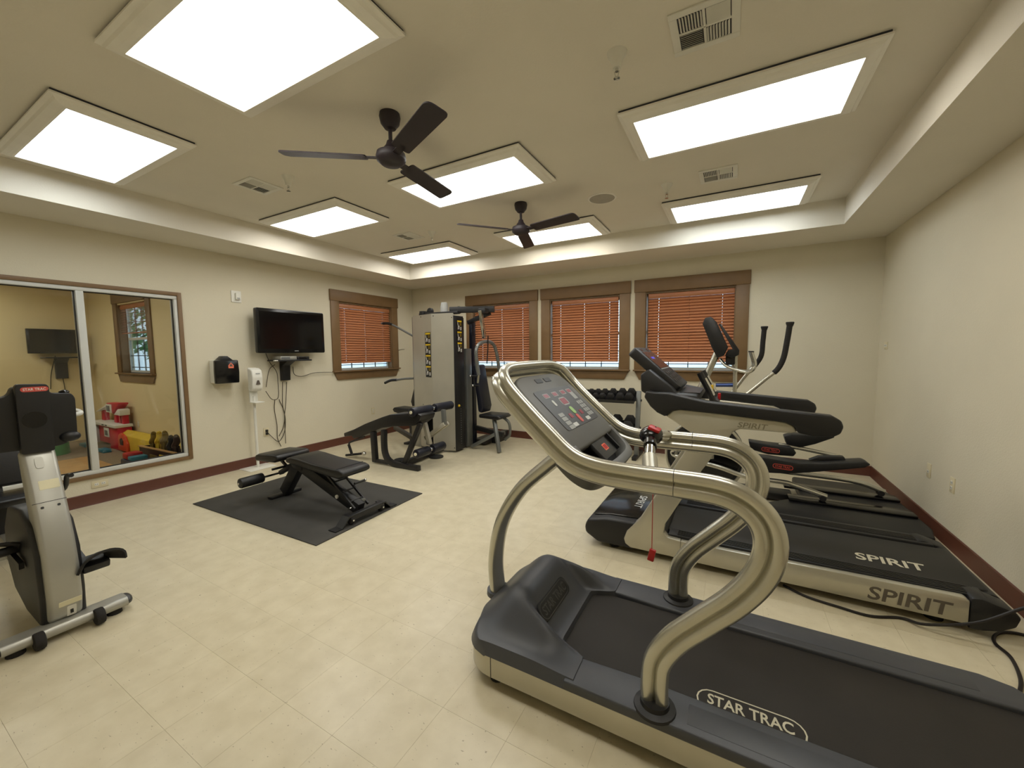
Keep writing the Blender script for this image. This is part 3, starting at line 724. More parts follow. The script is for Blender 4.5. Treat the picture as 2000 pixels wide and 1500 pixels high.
for a, b in ((S0+.046, S0+.155), (S1-.155, S1+.002)):
    MB().bb(-.36, 1.20, a, b, .10, .196).build('foot_rail', 'black', T2, bevel=.006)
    for k in range(5):
        y = a+(.018 if a < 3.2 else .04)+k*.018; MB().bb(-.30, 1.17, y-.004, y+.004, .196, .2).build('tread_rib', 'black_frame', T2)
MB().bb(-.62, 1.25, S0+.16, S1-.16, .09, .186).build('running_belt', 'belt_far', T2, bevel=.012)
MB().cyl((1.245, S0+.13, .135), (1.245, S1-.13, .135), .045, 16).build('rear_roller', 'black', T2)
tx = MB(); text(tx, 'SPIRIT', PZ(1737, 1097, .187), (1, 0, 0), (0, 1, 0), .33, .10, depth=.001, fat=.02, shear=.1); tx.build('belt_lettering', 'print_cream', T2, flat=True)
hood = [(-.96, .09), (-.965, .15), (-.935, .205), (-.80, .235), (-.55, .245), (-.40, .225), (-.365, .19), (-.365, .10), (-.62, .035), (-.86, .035)]
MB().prism(hood, 1, S0+.01, S1-.01).build('motor_cover', 'black', T2, bevel=.03, seg=4)
MB().prism([(-.92, .22), (-.78, .245), (-.56, .255), (-.50, .246), (-.56, .23)], 1, S0+.09, S1-.09).build('cover_panel', 'black_gloss', T2, bevel=.006)
tx = MB(); text(tx, 'SPIRIT', (-.62, 3.28, .2545), (0, -1, 0), (1, 0, 0), .28, .06, depth=.001, fat=.015); tx.build('cover_lettering', 'key_white', T2, flat=True)
for x in (-.75, 1.02):
    for y in (S0+.1, S1-.1):
        MB().lathe((x, y, 0), [(0, 0), (.04, 0), (.04, .025), (.02, .04), (.015, .09), (0, .09)], 14).build('levelling_foot', 'rubber', T2)
# console head
cs = Vector((.66, 0, .75)).normalized(); su = Vector((-cs.z, 0, cs.x)); k0 = Vector((-.475, 3.28, 1.375))
def SP(u, v, h): return k0+su*u+Vector((0, v, 0))+cs*h
def spl(nm, u, v, lu, lv, h0, h1, m, r=0, bevel=0, par=None):
    s_ = MB(); slab(s_, SP(u, v, 0), su, (0, 1, 0), lu, lv, h0, h1, r) if su.cross(Vector((0, 1, 0))).dot(cs) > 0 else slab(s_, SP(u, v, 0), (0, 1, 0), su, lv, lu, h0, h1, r)
    return s_.build(nm, m, par or T2, bevel=bevel)
hd_ = spl('console', 0, 0, .44, .50, -.075, 0, 'black', .03, .012)
spl('display', .07, 0, .18, .40, 0, .002, 'screen', .01, par=hd_); spl('display_text', .09, -.04, .02, .12, .002, .003, 'led_blue', par=hd_); spl('trim_bar', -.03, 0, .008, .42, 0, .003, 'key_grey', par=hd_)
for i in range(3):
    for j in range(5): spl('key', -.075-.04*i, -.16+.08*j, .024, .05, 0, .003, 'dark_console', .004, par=hd_)
for v in (-.12, .12): spl('speaker_port', .185, v, .03, .06, 0, .002, 'black_gloss', .01, par=hd_)
MB().prism([(-.57, 1.20), (-.575, 1.32), (-.52, 1.36), (-.36, 1.23), (-.33, 1.19), (-.20, 1.185), (-.18, 1.15), (-.45, 1.13)], 1, S0+.08, S1-.08).build('console_base', 'black', T2, bevel=.012)
MB().bb(-.33, -.19, S0+.2, S1-.2, 1.184, 1.192).build('shelf_recess', 'black_frame', T2)
for y in (3.12, 3.42):
    gp = smooth([(-.10, y, 1.10), (-.13, y, 1.19), (-.17, y, 1.27), (-.20, y, 1.33)], 4)
    MB().sweep(gp, circ(.022, 12, .03), ref=(1, 0, 0)).build('pulse_grip', 'black', T2)
    MB().sweep([p+Vector((.006, 0, .002)) for p in gp[3:10]], circ(.020, 10, .024), ref=(1, 0, 0)).build('grip_sensor', 'chrome', T2)
MB().cyl((-.09, 3.10, 1.12), (-.09, 3.44, 1.12), .02, 12).build('grip_crossbar', 'black', T2)
MB().box((-.075, 3.27, 1.15), (.02, .04, .05)).build('safety_key', 'red', T2, bevel=.004)
MB().box((-.12, 3.14, 1.22), (.02, .02, .05)).build('resistance_lever', 'yellow', T2, bevel=.004)
# ================================================================== elliptical trainer
E1 = thing('elliptical_trainer', (.3, 4.66, 0), 'elliptical trainer with tall black swing handles and dark red-badged pedals', 'elliptical')
EY = 4.66
fc = Vector((-.23, EY, .388))
MB().cyl(fc+Vector((0, -.11, 0)), fc+Vector((0, .11, 0)), .375, 40).build('flywheel_housing', 'black', E1, bevel=.02)
rg = [fc+Vector((.372*math.cos(2*PI*k/40), -.112, .372*math.sin(2*PI*k/40))) for k in range(40)]
MB().sweep(rg, circ(.014, 8), closed=True, ref=(0, 1, 0)).build('housing_rim', 'silver_paint', E1)
MB().cyl(fc+Vector((0, -.13, 0)), fc+Vector((0, -.11, 0)), .33, 32).build('crank_disc', 'black_gloss', E1, bevel=.004)
for k in (0, 1):
    sgn = -1 if k == 0 else 1
    y = EY+sgn*.19
    cr = fc+Vector((-.27*(1 if k == 0 else -1), sgn*.16, .02))
    MB().cyl(cr+Vector((0, -.05, 0)), cr+Vector((0, .05, 0)), .05, 18).build('crank_hub', 'chrome', E1, bevel=.006)
    end = PY(1615, 960, EY-.2) if k == 0 else PY(1728, 955, EY+.2)
    y2 = EY+sgn*.2
    pth = smooth([(cr.x, y2, cr.z-.04), (-.1, y2, .31), (.15, y2, .245), (.45, y2, .235), (end.x-.25, y2, .22), (end.x, y2, .15)], 5)
    MB().sweep(pth, circ(.024, 12, .024)).build('pedal_arm', 'rail_metal', E1)
    MB().cyl((end.x-.03, y2-.03, .135), (end.x-.03, y2+.03, .135), .026, 14).build('roller', 'rubber', E1)
    px0 = (.22 if k == 0 else .17); pz = (.33 if k == 0 else .44)
    if k == 0: pp = [(1470, 892), (1500, 895), (1560, 905), (1600, 906), (1690, 902), (1702, 908), (1690, 914), (1600, 922), (1540, 926), (1500, 924), (1478, 910)]
    else: pp = [(1462, 862), (1500, 868), (1545, 873), (1556, 885), (1550, 892), (1500, 888), (1466, 878)]
    poly = [(p.x, p.z) for p in (PY(a, b, y2-.08) for a, b in pp)]
    pd = MB().prism(poly, 1, y2-.08, y2+.08).build('pedal', 'black', E1, bevel=.012)
    if k == 0:
        pl2 = [(p.x, p.z) for p in (PY(a, b, y2) for a, b in [(1580, 900), (1600, 893), (1650, 893), (1655, 902)])]
        MB().prism(pl2, 1, y2+.02, y2+.09).build('pedal_wall', 'black', E1, bevel=.01)
    bc = PY(1529, 912, y2-.081) if k == 0 else PY(1505, 879, y2-.081)
    bb2 = MB(); ring_outline(bb2, bc, (1, 0, -.05), (0, 0, 1), .16, .045, .006, depth=.001); text(bb2, 'STAR TRAC', bc, (1, 0, -.05), (0, 0, 1), .12, .022, depth=.001, fat=.015)
    bb2.build('pedal_badge', 'red_key', pd, flat=True)
    # swing handle
    hp = [(1543, 632), (1537, 668), (1530, 700), (1518, 722), (1498, 738), (1465, 765)] if k == 0 else [(1493, 640), (1490, 668), (1487, 694), (1476, 712), (1455, 735), (1438, 757)]
    P_ = [PY(a, b, EY+sgn*.25) for a, b in hp]
    low = [P_[-1]+(P_[-1]-P_[-2])*1.4]
    low += [Vector((low[0].x-.12, low[0].y, low[0].z-.30)), Vector((low[0].x-.12, low[0].y, .40))]
    full_ = smooth(P_+low, 5)
    MB().tube(full_, .017, 12).build('swing_arm', 'rail_metal', E1)
    MB().tube(full_[:18], .0235, 12).build('handle_grip', 'rubber', E1)
    MB().lathe(P_[0]+Vector((0, 0, -.005)), [(0, -.02), (.024, -.02), (.034, .012), (.03, .02), (0, .02)], 16).build('grip_cap', 'rubber', E1)
if True:   # second, farther footplate standing high at the back of its stroke
    pl3 = [(p.x, p.z) for p in (PY(a, b, EY+.25) for a, b in [(1530, 850), (1545, 846), (1625, 847), (1628, 852), (1590, 865), (1560, 872), (1535, 866)])]
    MB().prism(pl3, 1, EY+.18, EY+.32).build('pedal_heel', 'black', E1, bevel=.01)
    MB().sweep(smooth([PY(1520, 868, EY+.2), PY(1570, 877, EY+.2), PY(1640, 892, EY+.2)], 4), circ(.02, 10)).build('heel_bar', 'rail_metal', E1)
mt = [PY(1400, 690, EY), PY(1378, 738, EY), PY(1360, 775, EY), Vector((-.42, EY, .72))]
MB().tube(mt, .034, 14).build('mast', 'rail_metal', E1)
for dy in (-.05, .05): MB().cyl(PY(1437, 690, EY+dy), PY(1435, 775, EY+dy)+Vector((0, 0, -.35)), .019, 12).build('pivot_post', 'rail_metal', E1)
MB().cyl(PY(1398, 752, EY), PY(1432, 752, EY), .02, 12).build('cross_tube', 'blue_tube', E1)
ec = [(p.x, p.z) for p in (PY(a, b, EY) for a, b in [(1374, 634), (1379, 623), (1390, 621), (1400, 630), (1422, 678), (1414, 694), (1402, 699), (1392, 680)])]
cons = MB().prism(ec, 1, EY-.17, EY+.17).build('console', 'black', E1, bevel=.008)
rk = [(p.x, p.z) for p in (PY(a, b, EY) for a, b in [(1404, 634), (1408, 633), (1444, 684), (1443, 693), (1430, 699), (1416, 694), (1422, 684), (1431, 682)])]
MB().prism(rk, 1, EY-.12, EY+.12).build('reading_rack', 'black', cons, bevel=.005)
MB().box(PY(1427, 703, EY), (.09, .14, .10)).build('console_bracket', 'black_frame', cons, bevel=.012)
MB().ell(PY(1388, 624, EY), (.03, .09, .02)).build('console_cap', 'black_gloss', cons)
for sgn in (-1, 1):
    hx = [PY(a, b, EY-.12) for a, b in ([(1406, 702), (1420, 716), (1455, 727), (1470, 722), (1474, 710), (1468, 688)])]
    hx = smooth([Vector((p.x, EY+sgn*(.03+.05*min(i, 3)), p.z)) for i, p in enumerate(hx)], 5)
    MB().tube(hx, .014, 10).build('fixed_handle', 'rail_metal', E1); MB().tube(hx[-7:], .017, 10).build('pulse_sensor', 'chrome', E1)
    q = hx[-1]; MB().cyl(q, q+Vector((0, 0, .012)), .019, 12).build('handle_cap', 'black', E1)
# rear track bed
bed = [(.24, 4.0), (.28, 4.24), (.50, 4.46), (.62, 4.62), (.62, 5.28), (1.33, 5.28), (1.385, 5.05), (1.41, 4.2), (1.36, 4.0)]
MB().prism(bed, 2, .0, .085).build('track_bed', 'black', E1, bevel=.02)
for ya, yb in ((EY-.28, EY-.12), (EY+.12, EY+.28)): MB().bb(.5, 1.38, ya, yb, .085, .108).build('roller_track', 'black_gloss', E1, bevel=.006)
MB().bb(-.55, .55, EY-.1, EY+.1, .02, .085).build('base_beam', 'black_frame', E1, bevel=.01)
MB().bb(-.62, -.54, EY-.32, EY+.32, .0, .08).build('front_foot', 'black_frame', E1, bevel=.015)
# ================================================================== rubber mat and adjustable bench
m0, m1, m2 = PZ(376.5, 985, 0), PZ(617.5, 1067, 0), PZ(825, 964.5, 0); m3 = m0+(m2-m1)
mm = MB(); q = [Vector((p.x, p.y, 0)) for p in (m0, m1, m2, m3)]
mm.add([p+Vector((0, 0, z)) for z in (.0005, .009) for p in q], [(3, 2, 1, 0), (4, 5, 6, 7), (0, 1, 5, 4), (1, 2, 6, 5), (2, 3, 7, 6), (3, 0, 4, 7)])
tag(mm.build('floor_mat', 'mat_rubber', bevel=.002), 'dark grey rectangular rubber mat lying under the adjustable bench', 'mat')
BN = thing('weight_bench', (-3.6, 2.4, .009), 'black padded adjustable weight bench standing on the rubber mat', 'weight bench')
by0, by1 = 2.25, 2.56; bc_ = 2.405
def pad(nm, prof, y0_, y1_, par, m='pad', bev=.018, taper=0):
    return MB().prism(prof, 1, y0_, y1_).build(nm, m, par, bevel=bev, seg=3)
pad('seat_pad', [(-4.28, .395), (-4.28, .452), (-4.225, .474), (-3.95, .497), (-3.895, .487), (-3.885, .445), (-3.95, .415)], 2.22, 2.575, BN)
bp_ = [(-3.80, .43), (-3.80, .47), (-3.72, .497), (-3.60, .492), (-3.40, .472), (-3.10, .462), (-3.02, .462), (-2.965, .448), (-2.955, .41), (-3.02, .375), (-3.3, .392)]
bpd = pad('back_pad', bp_, by0, by1, BN)
MB().bb(-3.055, -3.048, by0+.01, by1-.01, .4625, .4655).build('seam', 'black_frame', bpd)
MB().beam((-3.86, bc_, .40), (-2.93, bc_, .075), .075, .11).build('main_beam', 'black', BN, bevel=.006)
MB().beam((-3.79, bc_, .41), (-4.08, bc_, .045), .08, .11).build('rear_leg', 'black', BN, bevel=.006)
MB().prism([(-3.92, .43), (-3.70, .43), (-3.72, .33), (-3.86, .33)], 1, bc_-.045, bc_+.045).build('pivot_bracket', 'black', BN, bevel=.005)
MB().bb(-4.13, -4.06, 2.24, 2.57, .0095, .04).build('rear_foot', 'black', BN, bevel=.008)
MB().bb(-2.89, -2.83, 2.235, 2.595, .045, .095).build('front_foot', 'black', BN, bevel=.008)
for sg in (-1, 1):
    ye = bc_+sg*.20
    MB().prism([(-.0, .0), (0, .008), (sg*.07, .008), (sg*.13, .085), (sg*.19, .085), (sg*.19, .077), (sg*.135, .077), (sg*.075, 0)], 0, -2.91, -2.81)
    fp = [(bc_+sg*.345, .0095), (bc_+sg*.345, .018), (bc_+sg*.275, .018), (bc_+sg*.205, .092), (bc_+sg*.16, .092), (bc_+sg*.16, .082), (bc_+sg*.20, .082), (bc_+sg*.27, .0095)]
    MB().prism(fp, 0, -2.92, -2.83).build('foot_plate', 'black', BN)
    MB().cyl((-2.86, bc_+sg*.15, .05), (-2.86, bc_+sg*.185, .05), .038, 18).build('wheel', 'rubber', BN, bevel=.006)
    MB().cyl((-2.82, bc_+sg*.168, .05), (-2.86, bc_+sg*.168, .05), .008, 8).build('wheel_bolt', 'chrome', BN)
    MB().beam((-3.36, bc_+sg*.075, .415), (-2.92, bc_+sg*.075, .10), .014, .022).build('ladder_bar', 'black', BN)
for k in range(4):
    t_ = .12+.24*k; p = Vector((-3.36, bc_, .415)).lerp(Vector((-2.92, bc_, .10)), t_); MB().cyl(p+Vector((0, -.075, 0)), p+Vector((0, .075, 0)), .008, 8).build('ladder_rung', 'black', BN)
MB().cyl((-3.10, bc_+.08, .26), (-3.10, bc_+.2, .26), .011, 10).build('pull_pin', 'black', BN); MB().ell((-3.10, bc_+.205, .26), (.015, .015, .015)).build('pin_knob', 'chrome', BN)
MB().cyl((-3.20, bc_-.05, .155), (-3.20, bc_-.036, .155), .018, 12).build('pivot_bolt', 'white', BN)
MB().cyl((-2.98, bc_-.10, .095), (-2.98, bc_+.10, .095), .01, 10).build('axle', 'chrome', BN)
MB().box((-2.965, bc_+.05, .125), (.04, .04, .045)).build('lock_block', 'tube_grey', BN, bevel=.004)
MB().beam((-3.88, bc_, .38), (-4.15, bc_, .24), .045, .045).build('leg_arm', 'black', BN, bevel=.004)
MB().beam((-4.02, bc_, .315), (-4.17, bc_, .40), .02, .03).build('leg_hook', 'black', BN, bevel=.004)
MB().cyl((-4.15, 1.99, .24), (-4.15, 2.76, .24), .011, 10).build('roller_rod', 'chrome', BN)
for a, b in ((2.03, 2.25), (2.56, 2.78)): MB().cyl((-4.15, a-.03, .24), (-4.15, b-.03, .24), .05, 18).build('foam_roller', 'black', BN, bevel=.012)
MB().cyl((-4.03, 2.25, .33), (-4.03, 2.56, .33), .012, 10).build('cross_rod', 'black', BN)
# ================================================================== multi gym
G = thing('multi_gym', (-3.9, 4.9, 0), 'multi-station gym machine with tall brushed silver weight tower and black pads', 'gym machine')
A, Cc, B = Vector((-4.41, 4.74)), Vector((-3.90, 4.585)), Vector((-3.56, 4.665))
def wall2(p, q_, z0_, z1_, th, s_):
    d = (q_-p).normalized(); nrm = Vector((-d.y, d.x))*th
    pts = [p, q_, q_+nrm, p+nrm]; s_.prism([tuple(v) for v in pts], 2, z0_, z1_); return s_
# left facet has an opening for the leg lever
dl = Cc-A
sh = MB()
wall2(A, Cc, .62, 2.065, .015, sh); wall2(A, A+dl*.56, .03, .62, .015, sh); wall2(A+dl*.96, Cc, .03, .62, .015, sh); wall2(A+dl*.56, A+dl*.96, .03, .07, .015, sh)
sh.build('shroud_panel', 'gym_silver', G)
wall2(Cc, B, .03, 2.065, .015, MB()).build('shroud_panel', 'gym_silver', G)
MB().prism([tuple(A+Vector((-.02, .01))), tuple(A), tuple(A+Vector((.01, .10))), tuple(A+Vector((-.02, .10)))], 2, .03, 2.05).build('shroud_edge', 'tube_grey', G)
for px_, py_ in ((822, 619), (846, 617), (882, 620), (827, 790), (850, 790), (888, 875)):
    u = (PY(px_, py_, 4.62)); 
    # screws sit on the facet plane
    d0, p0 = ((dl.normalized()), A) if px_ < 850 else (((B-Cc).normalized()), Cc)
    nn = Vector((d0.y, -d0.x)); r_ = ray(px_, py_); tt = ((p0.x-CO.x)*nn.x+(p0.y-CO.y)*nn.y)/(r_.x*nn.x+r_.y*nn.y); P = CO+r_*tt
    MB().ell(P, (.008, .008, .008), 8, 6).build('screw', 'black', G)
MB().bb(-4.36, -3.62, 4.72, 5.2, .03, .05).build('base_plate', 'black_frame', G)
MB().bb(-4.28, -3.70, 4.80, 5.12, .05, 2.03).build('weight_column', 'black', G)
MB().bb(-3.62, -3.55, 4.668, 4.90, .03, 2.03).build('side_cover', 'black', G, bevel=.004)
for k in range(16): MB().ell((-3.5495, 4.80, .12+.035*k), (.004, .008, .004), 8, 6).build('adjust_hole', 'key_grey', G)
MB().ell((-3.545, 4.75, .70), (.02, .02, .02), 10, 6).build('selector_pin', 'yellow', G)
MB().bb(-3.64, -3.57, 4.99, 5.135, .02, 1.55).build('frame_column', 'tube_grey', G, bevel=.006)
MB().bb(-3.63, -3.57, 5.16, 5.25, .02, 2.0).build('rear_column', 'navy', G, bevel=.006)
# instruction decals
def decal(o, ux, n, w_, rowh):
    dz = Vector((0, 0, 1)); o = Vector(o)
    dm = MB(); slab(dm, o, ux, dz, w_, n*rowh+.012, 0, .002); d_ = dm.build('instruction_decal', 'decal_black', G)
    for k in range(n):
        zc = (n/2-k-.5)*rowh
        def P2(a, b): return o+Vector(ux)*a*w_+dz*(zc+b*rowh)
        mb = MB(); slab(mb, P2(0, .42), ux, dz, w_*.88, rowh*.14, .002, .0026); mb.build('decal_band', 'decal_yellow', d_)
        mb = MB(); slab(mb, P2(.22, .16), ux, dz, w_*.36, rowh*.26, .002, .0024); mb.build('decal_block', 'decal_olive', d_)
        mb = MB(); nz = Vector(ux).cross(dz)
        rnd = random.Random(k+n)
        for a, b, c_, e in ((-.35, .2, -.2, -.1), (-.2, -.1, -.02, -.02), (-.25, -.1, -.32, -.32), (-.05, 0, -.1, -.3), (-.38, .28, -.30, .24)):
            p, q_ = P2(a, b+.05*rnd.random()), P2(c_, e); t_ = (q_-p).normalized(); s_ = t_.cross(nz)*w_*.05
            mb.add([p+s_+nz*.003, q_+s_+nz*.003, q_-s_+nz*.003, p-s_+nz*.003], [(0, 1, 2, 3)])
        for a in (.16, .3):
            mb.add([P2(a, -.08)+nz*.003, P2(a+.09, -.08)+nz*.003, P2(a+.09, -.38)+nz*.003, P2(a, -.38)+nz*.003], [(0, 1, 2, 3)])
        mb.build('decal_figure', 'print_white', d_, flat=True)
d0 = dl.normalized(); nn = Vector((d0.y, -d0.x))
def on_facet(px_, py_, p0, d):
    nn = Vector((d.y, -d.x)); r_ = ray(px_, py_); tt = ((p0.x-CO.x)*nn.x+(p0.y-CO.y)*nn.y)/(r_.x*nn.x+r_.y*nn.y); return CO+r_*tt
pa, pb_ = on_facet(836, 650, A, d0), on_facet(837, 736, A, d0)
decal((pa+pb_)/2+Vector((nn.x, nn.y, 0))*.001, (d0.x, d0.y, 0), 4, .15, (pa.z-pb_.z)/4)
decal((-3.549, 4.80, (PX(907, 627, -3.55).z+PX(909, 690, -3.55).z)/2), (0, 1, 0), 3, .12, (PX(907, 627, -3.55).z-PX(909, 690, -3.55).z)/3)
# top frame, pulleys, cap
MB().bb(-4.33, -3.58, 4.80, 4.87, 2.065, 2.11).build('top_beam', 'black_frame', G, bevel=.006)
MB().beam((-3.75, 4.84, 2.13), (-3.12, 5.1, 2.13), .07, .09).build('overhead_arm', 'black_frame', G, bevel=.006)
MB().bb(-4.30, -4.22, 4.78, 4.92, 2.06, 2.14).build('beam_bracket', 'black_frame', G, bevel=.004)
for x, y in ((-4.12, 4.83), (-3.62, 4.90)): MB().cyl((x, y-.02, 2.13), (x, y+.02, 2.13), .055, 20).build('pulley', 'black', G, bevel=.006)
MB().lathe((-3.98, 5.0, 0), [(0, 2.03), (.065, 2.03), (.062, 2.2), (.045, 2.275), (0, 2.28)], 20).build('guide_cap', 'jug', G)
# press arm
ax_ = -3.22
hang0, hang1 = PX(938, 606, ax_), PX(946, 660, ax_)
MB().beam(hang0, hang1, .05, .05, (1, 0, 0)).build('press_lever', 'chrome', G, bevel=.006)
MB().box(PX(944, 607, ax_), (.12, .10, .07)).build('pivot_block', 'black', G, bevel=.006)
MB().beam((-3.60, 5.1, 1.95), (-3.2, 5.1, 2.08), .06, .06).build('pivot_arm', 'black_frame', G, bevel=.004)
ua = [PX(a, b, ax_) for a, b in ((935, 732), (931, 705), (930, 684), (936, 672), (950, 667), (963, 672), (970, 690), (974, 715), (977, 735))]
MB().tube(smooth(ua, 4), .026, 12).build('press_yoke', 'tube_grey', G)
for i in (0, -1):
    p = ua[i]; MB().cyl(p, p+Vector((-.02, 0, -.12)), .015, 10).build('press_handle', 'chrome', G)
    MB().cyl(p+Vector((-.14, 0, -.02)), p+Vector((0, 0, -.02)), .014, 10).build('press_grip', 'black', G); MB().ell(p+Vector((-.145, 0, -.02)), (.02, .02, .02)).build('grip_end', 'chrome', G)
    MB().cyl(p+Vector((-.10, 0, -.16)), p+Vector((0, 0, -.16)), .014, 10).build('press_grip', 'black', G); MB().ell(p+Vector((-.105, 0, -.16)), (.02, .02, .02)).build('grip_end', 'chrome', G)
st_ = [PX(a, b, ax_+.03) for a, b in ((953, 655), (953, 680), (951, 710))]
MB().sweep(st_, [(.012, .003), (.012, -.003), (-.012, -.003), (-.012, .003)], ref=(0, 1, 0)).build('nylon_strap', 'black', G)
# press seat: back pad leans on the column, user faces +X
bpY = 5.16
pbk = [(p.x, p.z) for p in (Vector((-3.49, bpY, 1.30)), Vector((-3.42, bpY, 1.30)), Vector((-3.30, bpY, .66)), Vector((-3.33, bpY, .56)), Vector((-3.40, bpY, .58)))]
MB().prism(pbk, 1, bpY-.13, bpY+.13).build('back_pad', 'navy', G, bevel=.025, seg=3)
MB().prism([(-3.34, .50), (-3.34, .555), (-3.0, .555), (-2.95, .52), (-3.0, .485)], 1, 4.96, 5.30).build('seat_pad', 'pad', G, bevel=.018, seg=3)
MB().beam((-3.12, 5.05, .49), (-2.975, 4.95, .01), .05, .06).build('seat_leg', 'tube_grey', G, bevel=.005)
MB().beam((-3.50, 4.99, .035), (-3.07, 5.02, .27), .045, .05).build('seat_brace', 'tube_grey', G, bevel=.005)
MB().beam((-3.6, 5.2, .30), (-3.05, 5.2, .22), .06, .07).build('seat_frame', 'black_frame', G, bevel=.005)
MB().tube(smooth([(-3.08, 5.24, .49), (-2.98, 5.26, .40), (-2.98, 5.28, .22), (-3.08, 5.3, .12)], 5), .022, 10).build('seat_hoop', 'tube_grey', G)
MB().beam((-3.55, 5.62, .16), (-3.15, 5.40, .20), .05, .05).build('low_pulley_beam', 'tube_grey', G, bevel=.004)
MB().bb(-3.42, -3.33, 5.45, 5.85, .0, .16).build('low_pulley_box', 'black', G, bevel=.01)
MB().bb(-3.62, -3.40, 5.22, 5.6, .03, .10).build('low_beam', 'black_frame', G)
# lat and row handles on the far side
hl = 4.80
lt = [PY(a, b, hl) for a, b in ((806, 656), (790, 647), (770, 636), (758, 632), (745, 632))]
MB().tube(smooth(lt, 4), .017, 10).build('lat_bar', 'tube_grey', G); MB().tube(smooth(lt, 4)[9:16], .022, 10).build('lat_grip', 'black', G)
rw = [PY(a, b, hl) for a, b in ((808, 739), (790, 740), (775, 742), (763, 743), (752, 748))]
MB().tube(smooth(rw, 4), .017, 10).build('row_bar', 'tube_grey', G); MB().tube(smooth(rw, 4)[8:], .022, 10).build('row_grip', 'black', G)
sp_ = [(p.x, p.z) for p in (PY(a, b, 4.75) for a, b in ((765, 800), (768, 796), (800, 800), (815, 806), (815, 815), (790, 812), (768, 805)))]
MB().prism(sp_, 1, 4.76, 5.02).build('seat_pad', 'pad', G, bevel=.015, seg=3)
MB().beam((-4.62, 4.88, .50), (-4.62, 4.88, .02), .06, .06).build('seat_post', 'black_frame', G, bevel=.004)
MB().bb(-4.66, -4.58, 4.72, 5.05, .0, .035).build('seat_foot', 'black_frame', G, bevel=.006)
MB().bb(-4.62, -4.3, 4.86, 4.92, .035, .09).build('rear_beam', 'black_frame', G)
bk2 = [(p.x, p.z) for p in (PY(a, b, 4.72) for a, b in ((806, 745), (812, 745), (812, 785), (800, 795), (797, 785)))]
MB().prism(bk2, 1, 4.78, 5.02).build('back_pad', 'pad', G, bevel=.01)
# leg station in front of the tower: prone bench along X
lp = [(p.x, p.z) for p in (PY(a, b, 3.70) for a, b in ((671, 846), (690, 839), (712, 828), (745, 815), (760, 810), (792, 808), (812, 806), (822, 812), (819, 822), (806, 832), (770, 833), (745, 836), (700, 855), (690, 857), (686, 851), (672, 853)))]
MB().prism(lp, 1, 3.70, 3.98).build('leg_bench_pad', 'pad', G, bevel=.012, seg=2)
lp0 = PY(686, 853, 3.72)
MB().tube(smooth([PY(712, 853, 3.72), PY(688, 862, 3.72), PY(682, 866, 3.72), PY(684, 878, 3.72), PY(688, 888, 3.72)], 4), .013, 10).build('bench_handle', 'black_frame', G)
MB().tube([PY(681, 868, 3.72), PY(687, 886, 3.72)], .019, 10).build('handle_grip', 'rubber', G)
MB().cyl(PY(676, 889, 3.74), PY(706, 886, 3.74), .016, 10).build('lever_grip', 'rubber', G); MB().ell(PY(711, 886, 3.74), (.035, .03, .03)).build('lever_hub', 'chrome', G)
up1 = PY(727, 846, 3.70)
MB().beam(Vector((up1.x, 3.72, up1.z+.02)), Vector((up1.x+.02, 3.72, .02)), .06, .075, (1, 0, 0)).build('bench_post', 'black_frame', G, bevel=.008)
ar = [PY(a, b, 3.71) for a, b in ((749, 840), (749, 862), (751, 884), (758, 899), (772, 908), (790, 912), (818, 916))]
ar = [Vector((p.x, 3.72, max(p.z, .035))) for p in ar]
MB().sweep(smooth(ar, 4), [(.033, .03), (.033, -.03), (-.033, -.03), (-.033, .03)], ref=(1, 0, 0)).build('bench_arch', 'black_frame', G, bevel=.004)
MB().beam((up1.x, 3.72, .04), (-3.95, 3.72, .04), .05, .04).build('floor_link', 'black_frame', G)
MB().beam(PY(822, 826, 3.75), Vector((-3.70, 3.75, .05)), .055, .06, (1, 0, 0)).build('diagonal_strut', 'black_frame', G, bevel=.006)
MB().beam((-3.72, 3.74, .045), (-3.78, 4.62, .06), .07, .07).build('tower_beam', 'black_frame', G, bevel=.005)
MB().beam((-4.72, 4.60, .30), (-3.75, 3.98, .34), .05, .06).build('bench_beam', 'black_frame', G, bevel=.004)
MB().lathe((-3.95, 3.93, 0), [(.03, .0), (.085, .0), (.085, .035), (.07, .04), (.03, .04)], 22).build('weight_plate', 'rubber', G)
MB().lathe((-3.66, 4.34, 0), [(0, 0), (.10, 0), (.10, .018), (0, .02)], 22).build('foot_disc', 'black', G)
def roller(xc, ya, yb, zc):
    ym = (ya+yb)/2
    MB().cyl((xc, ya-.01, zc), (xc, yb+.01, zc), .012, 10).build('roller_rod', 'chrome', G)
    for a, b in ((ya, ym-.035), (ym+.035, yb)): MB().cyl((xc, a, zc), (xc, b, zc), .058, 20).build('foam_roller', 'navy', G, bevel=.012)
    MB().cyl((xc, ym-.03, zc), (xc, ym+.03, zc), .03, 14).build('roller_collar', 'chrome', G)
    MB().cyl((xc, ya-.014, zc), (xc, ya-.002, zc), .02, 12).build('roller_cap', 'sticker', G)
u0_ = PX(803, 800, -3.46); roller(-3.46, u0_.y, u0_.y+.80, .755)
l0_ = PX(812, 886, -3.46); roller(-3.46, l0_.y, l0_.y+.55, .215)
MB().beam(PY(826, 812, 3.93), PY(840, 868, 3.93), .05, .05, (1, 0, 0)).build('curl_lever', 'gym_silver', G, bevel=.005)
for dy in (0, .08): MB().beam(PY(868, 828, 4.0)+Vector((0, dy, 0)), PY(830, 856, 4.0)+Vector((0, dy, 0)), .03, .05, (1, 0, 0)).build('extension_lever', 'gym_silver', G, bevel=.004)
MB().beam(PY(868, 830, 4.02), PY(866, 800, 4.02), .045, .05, (1, 0, 0)).build('roller_post', 'tube_grey', G, bevel=.005)
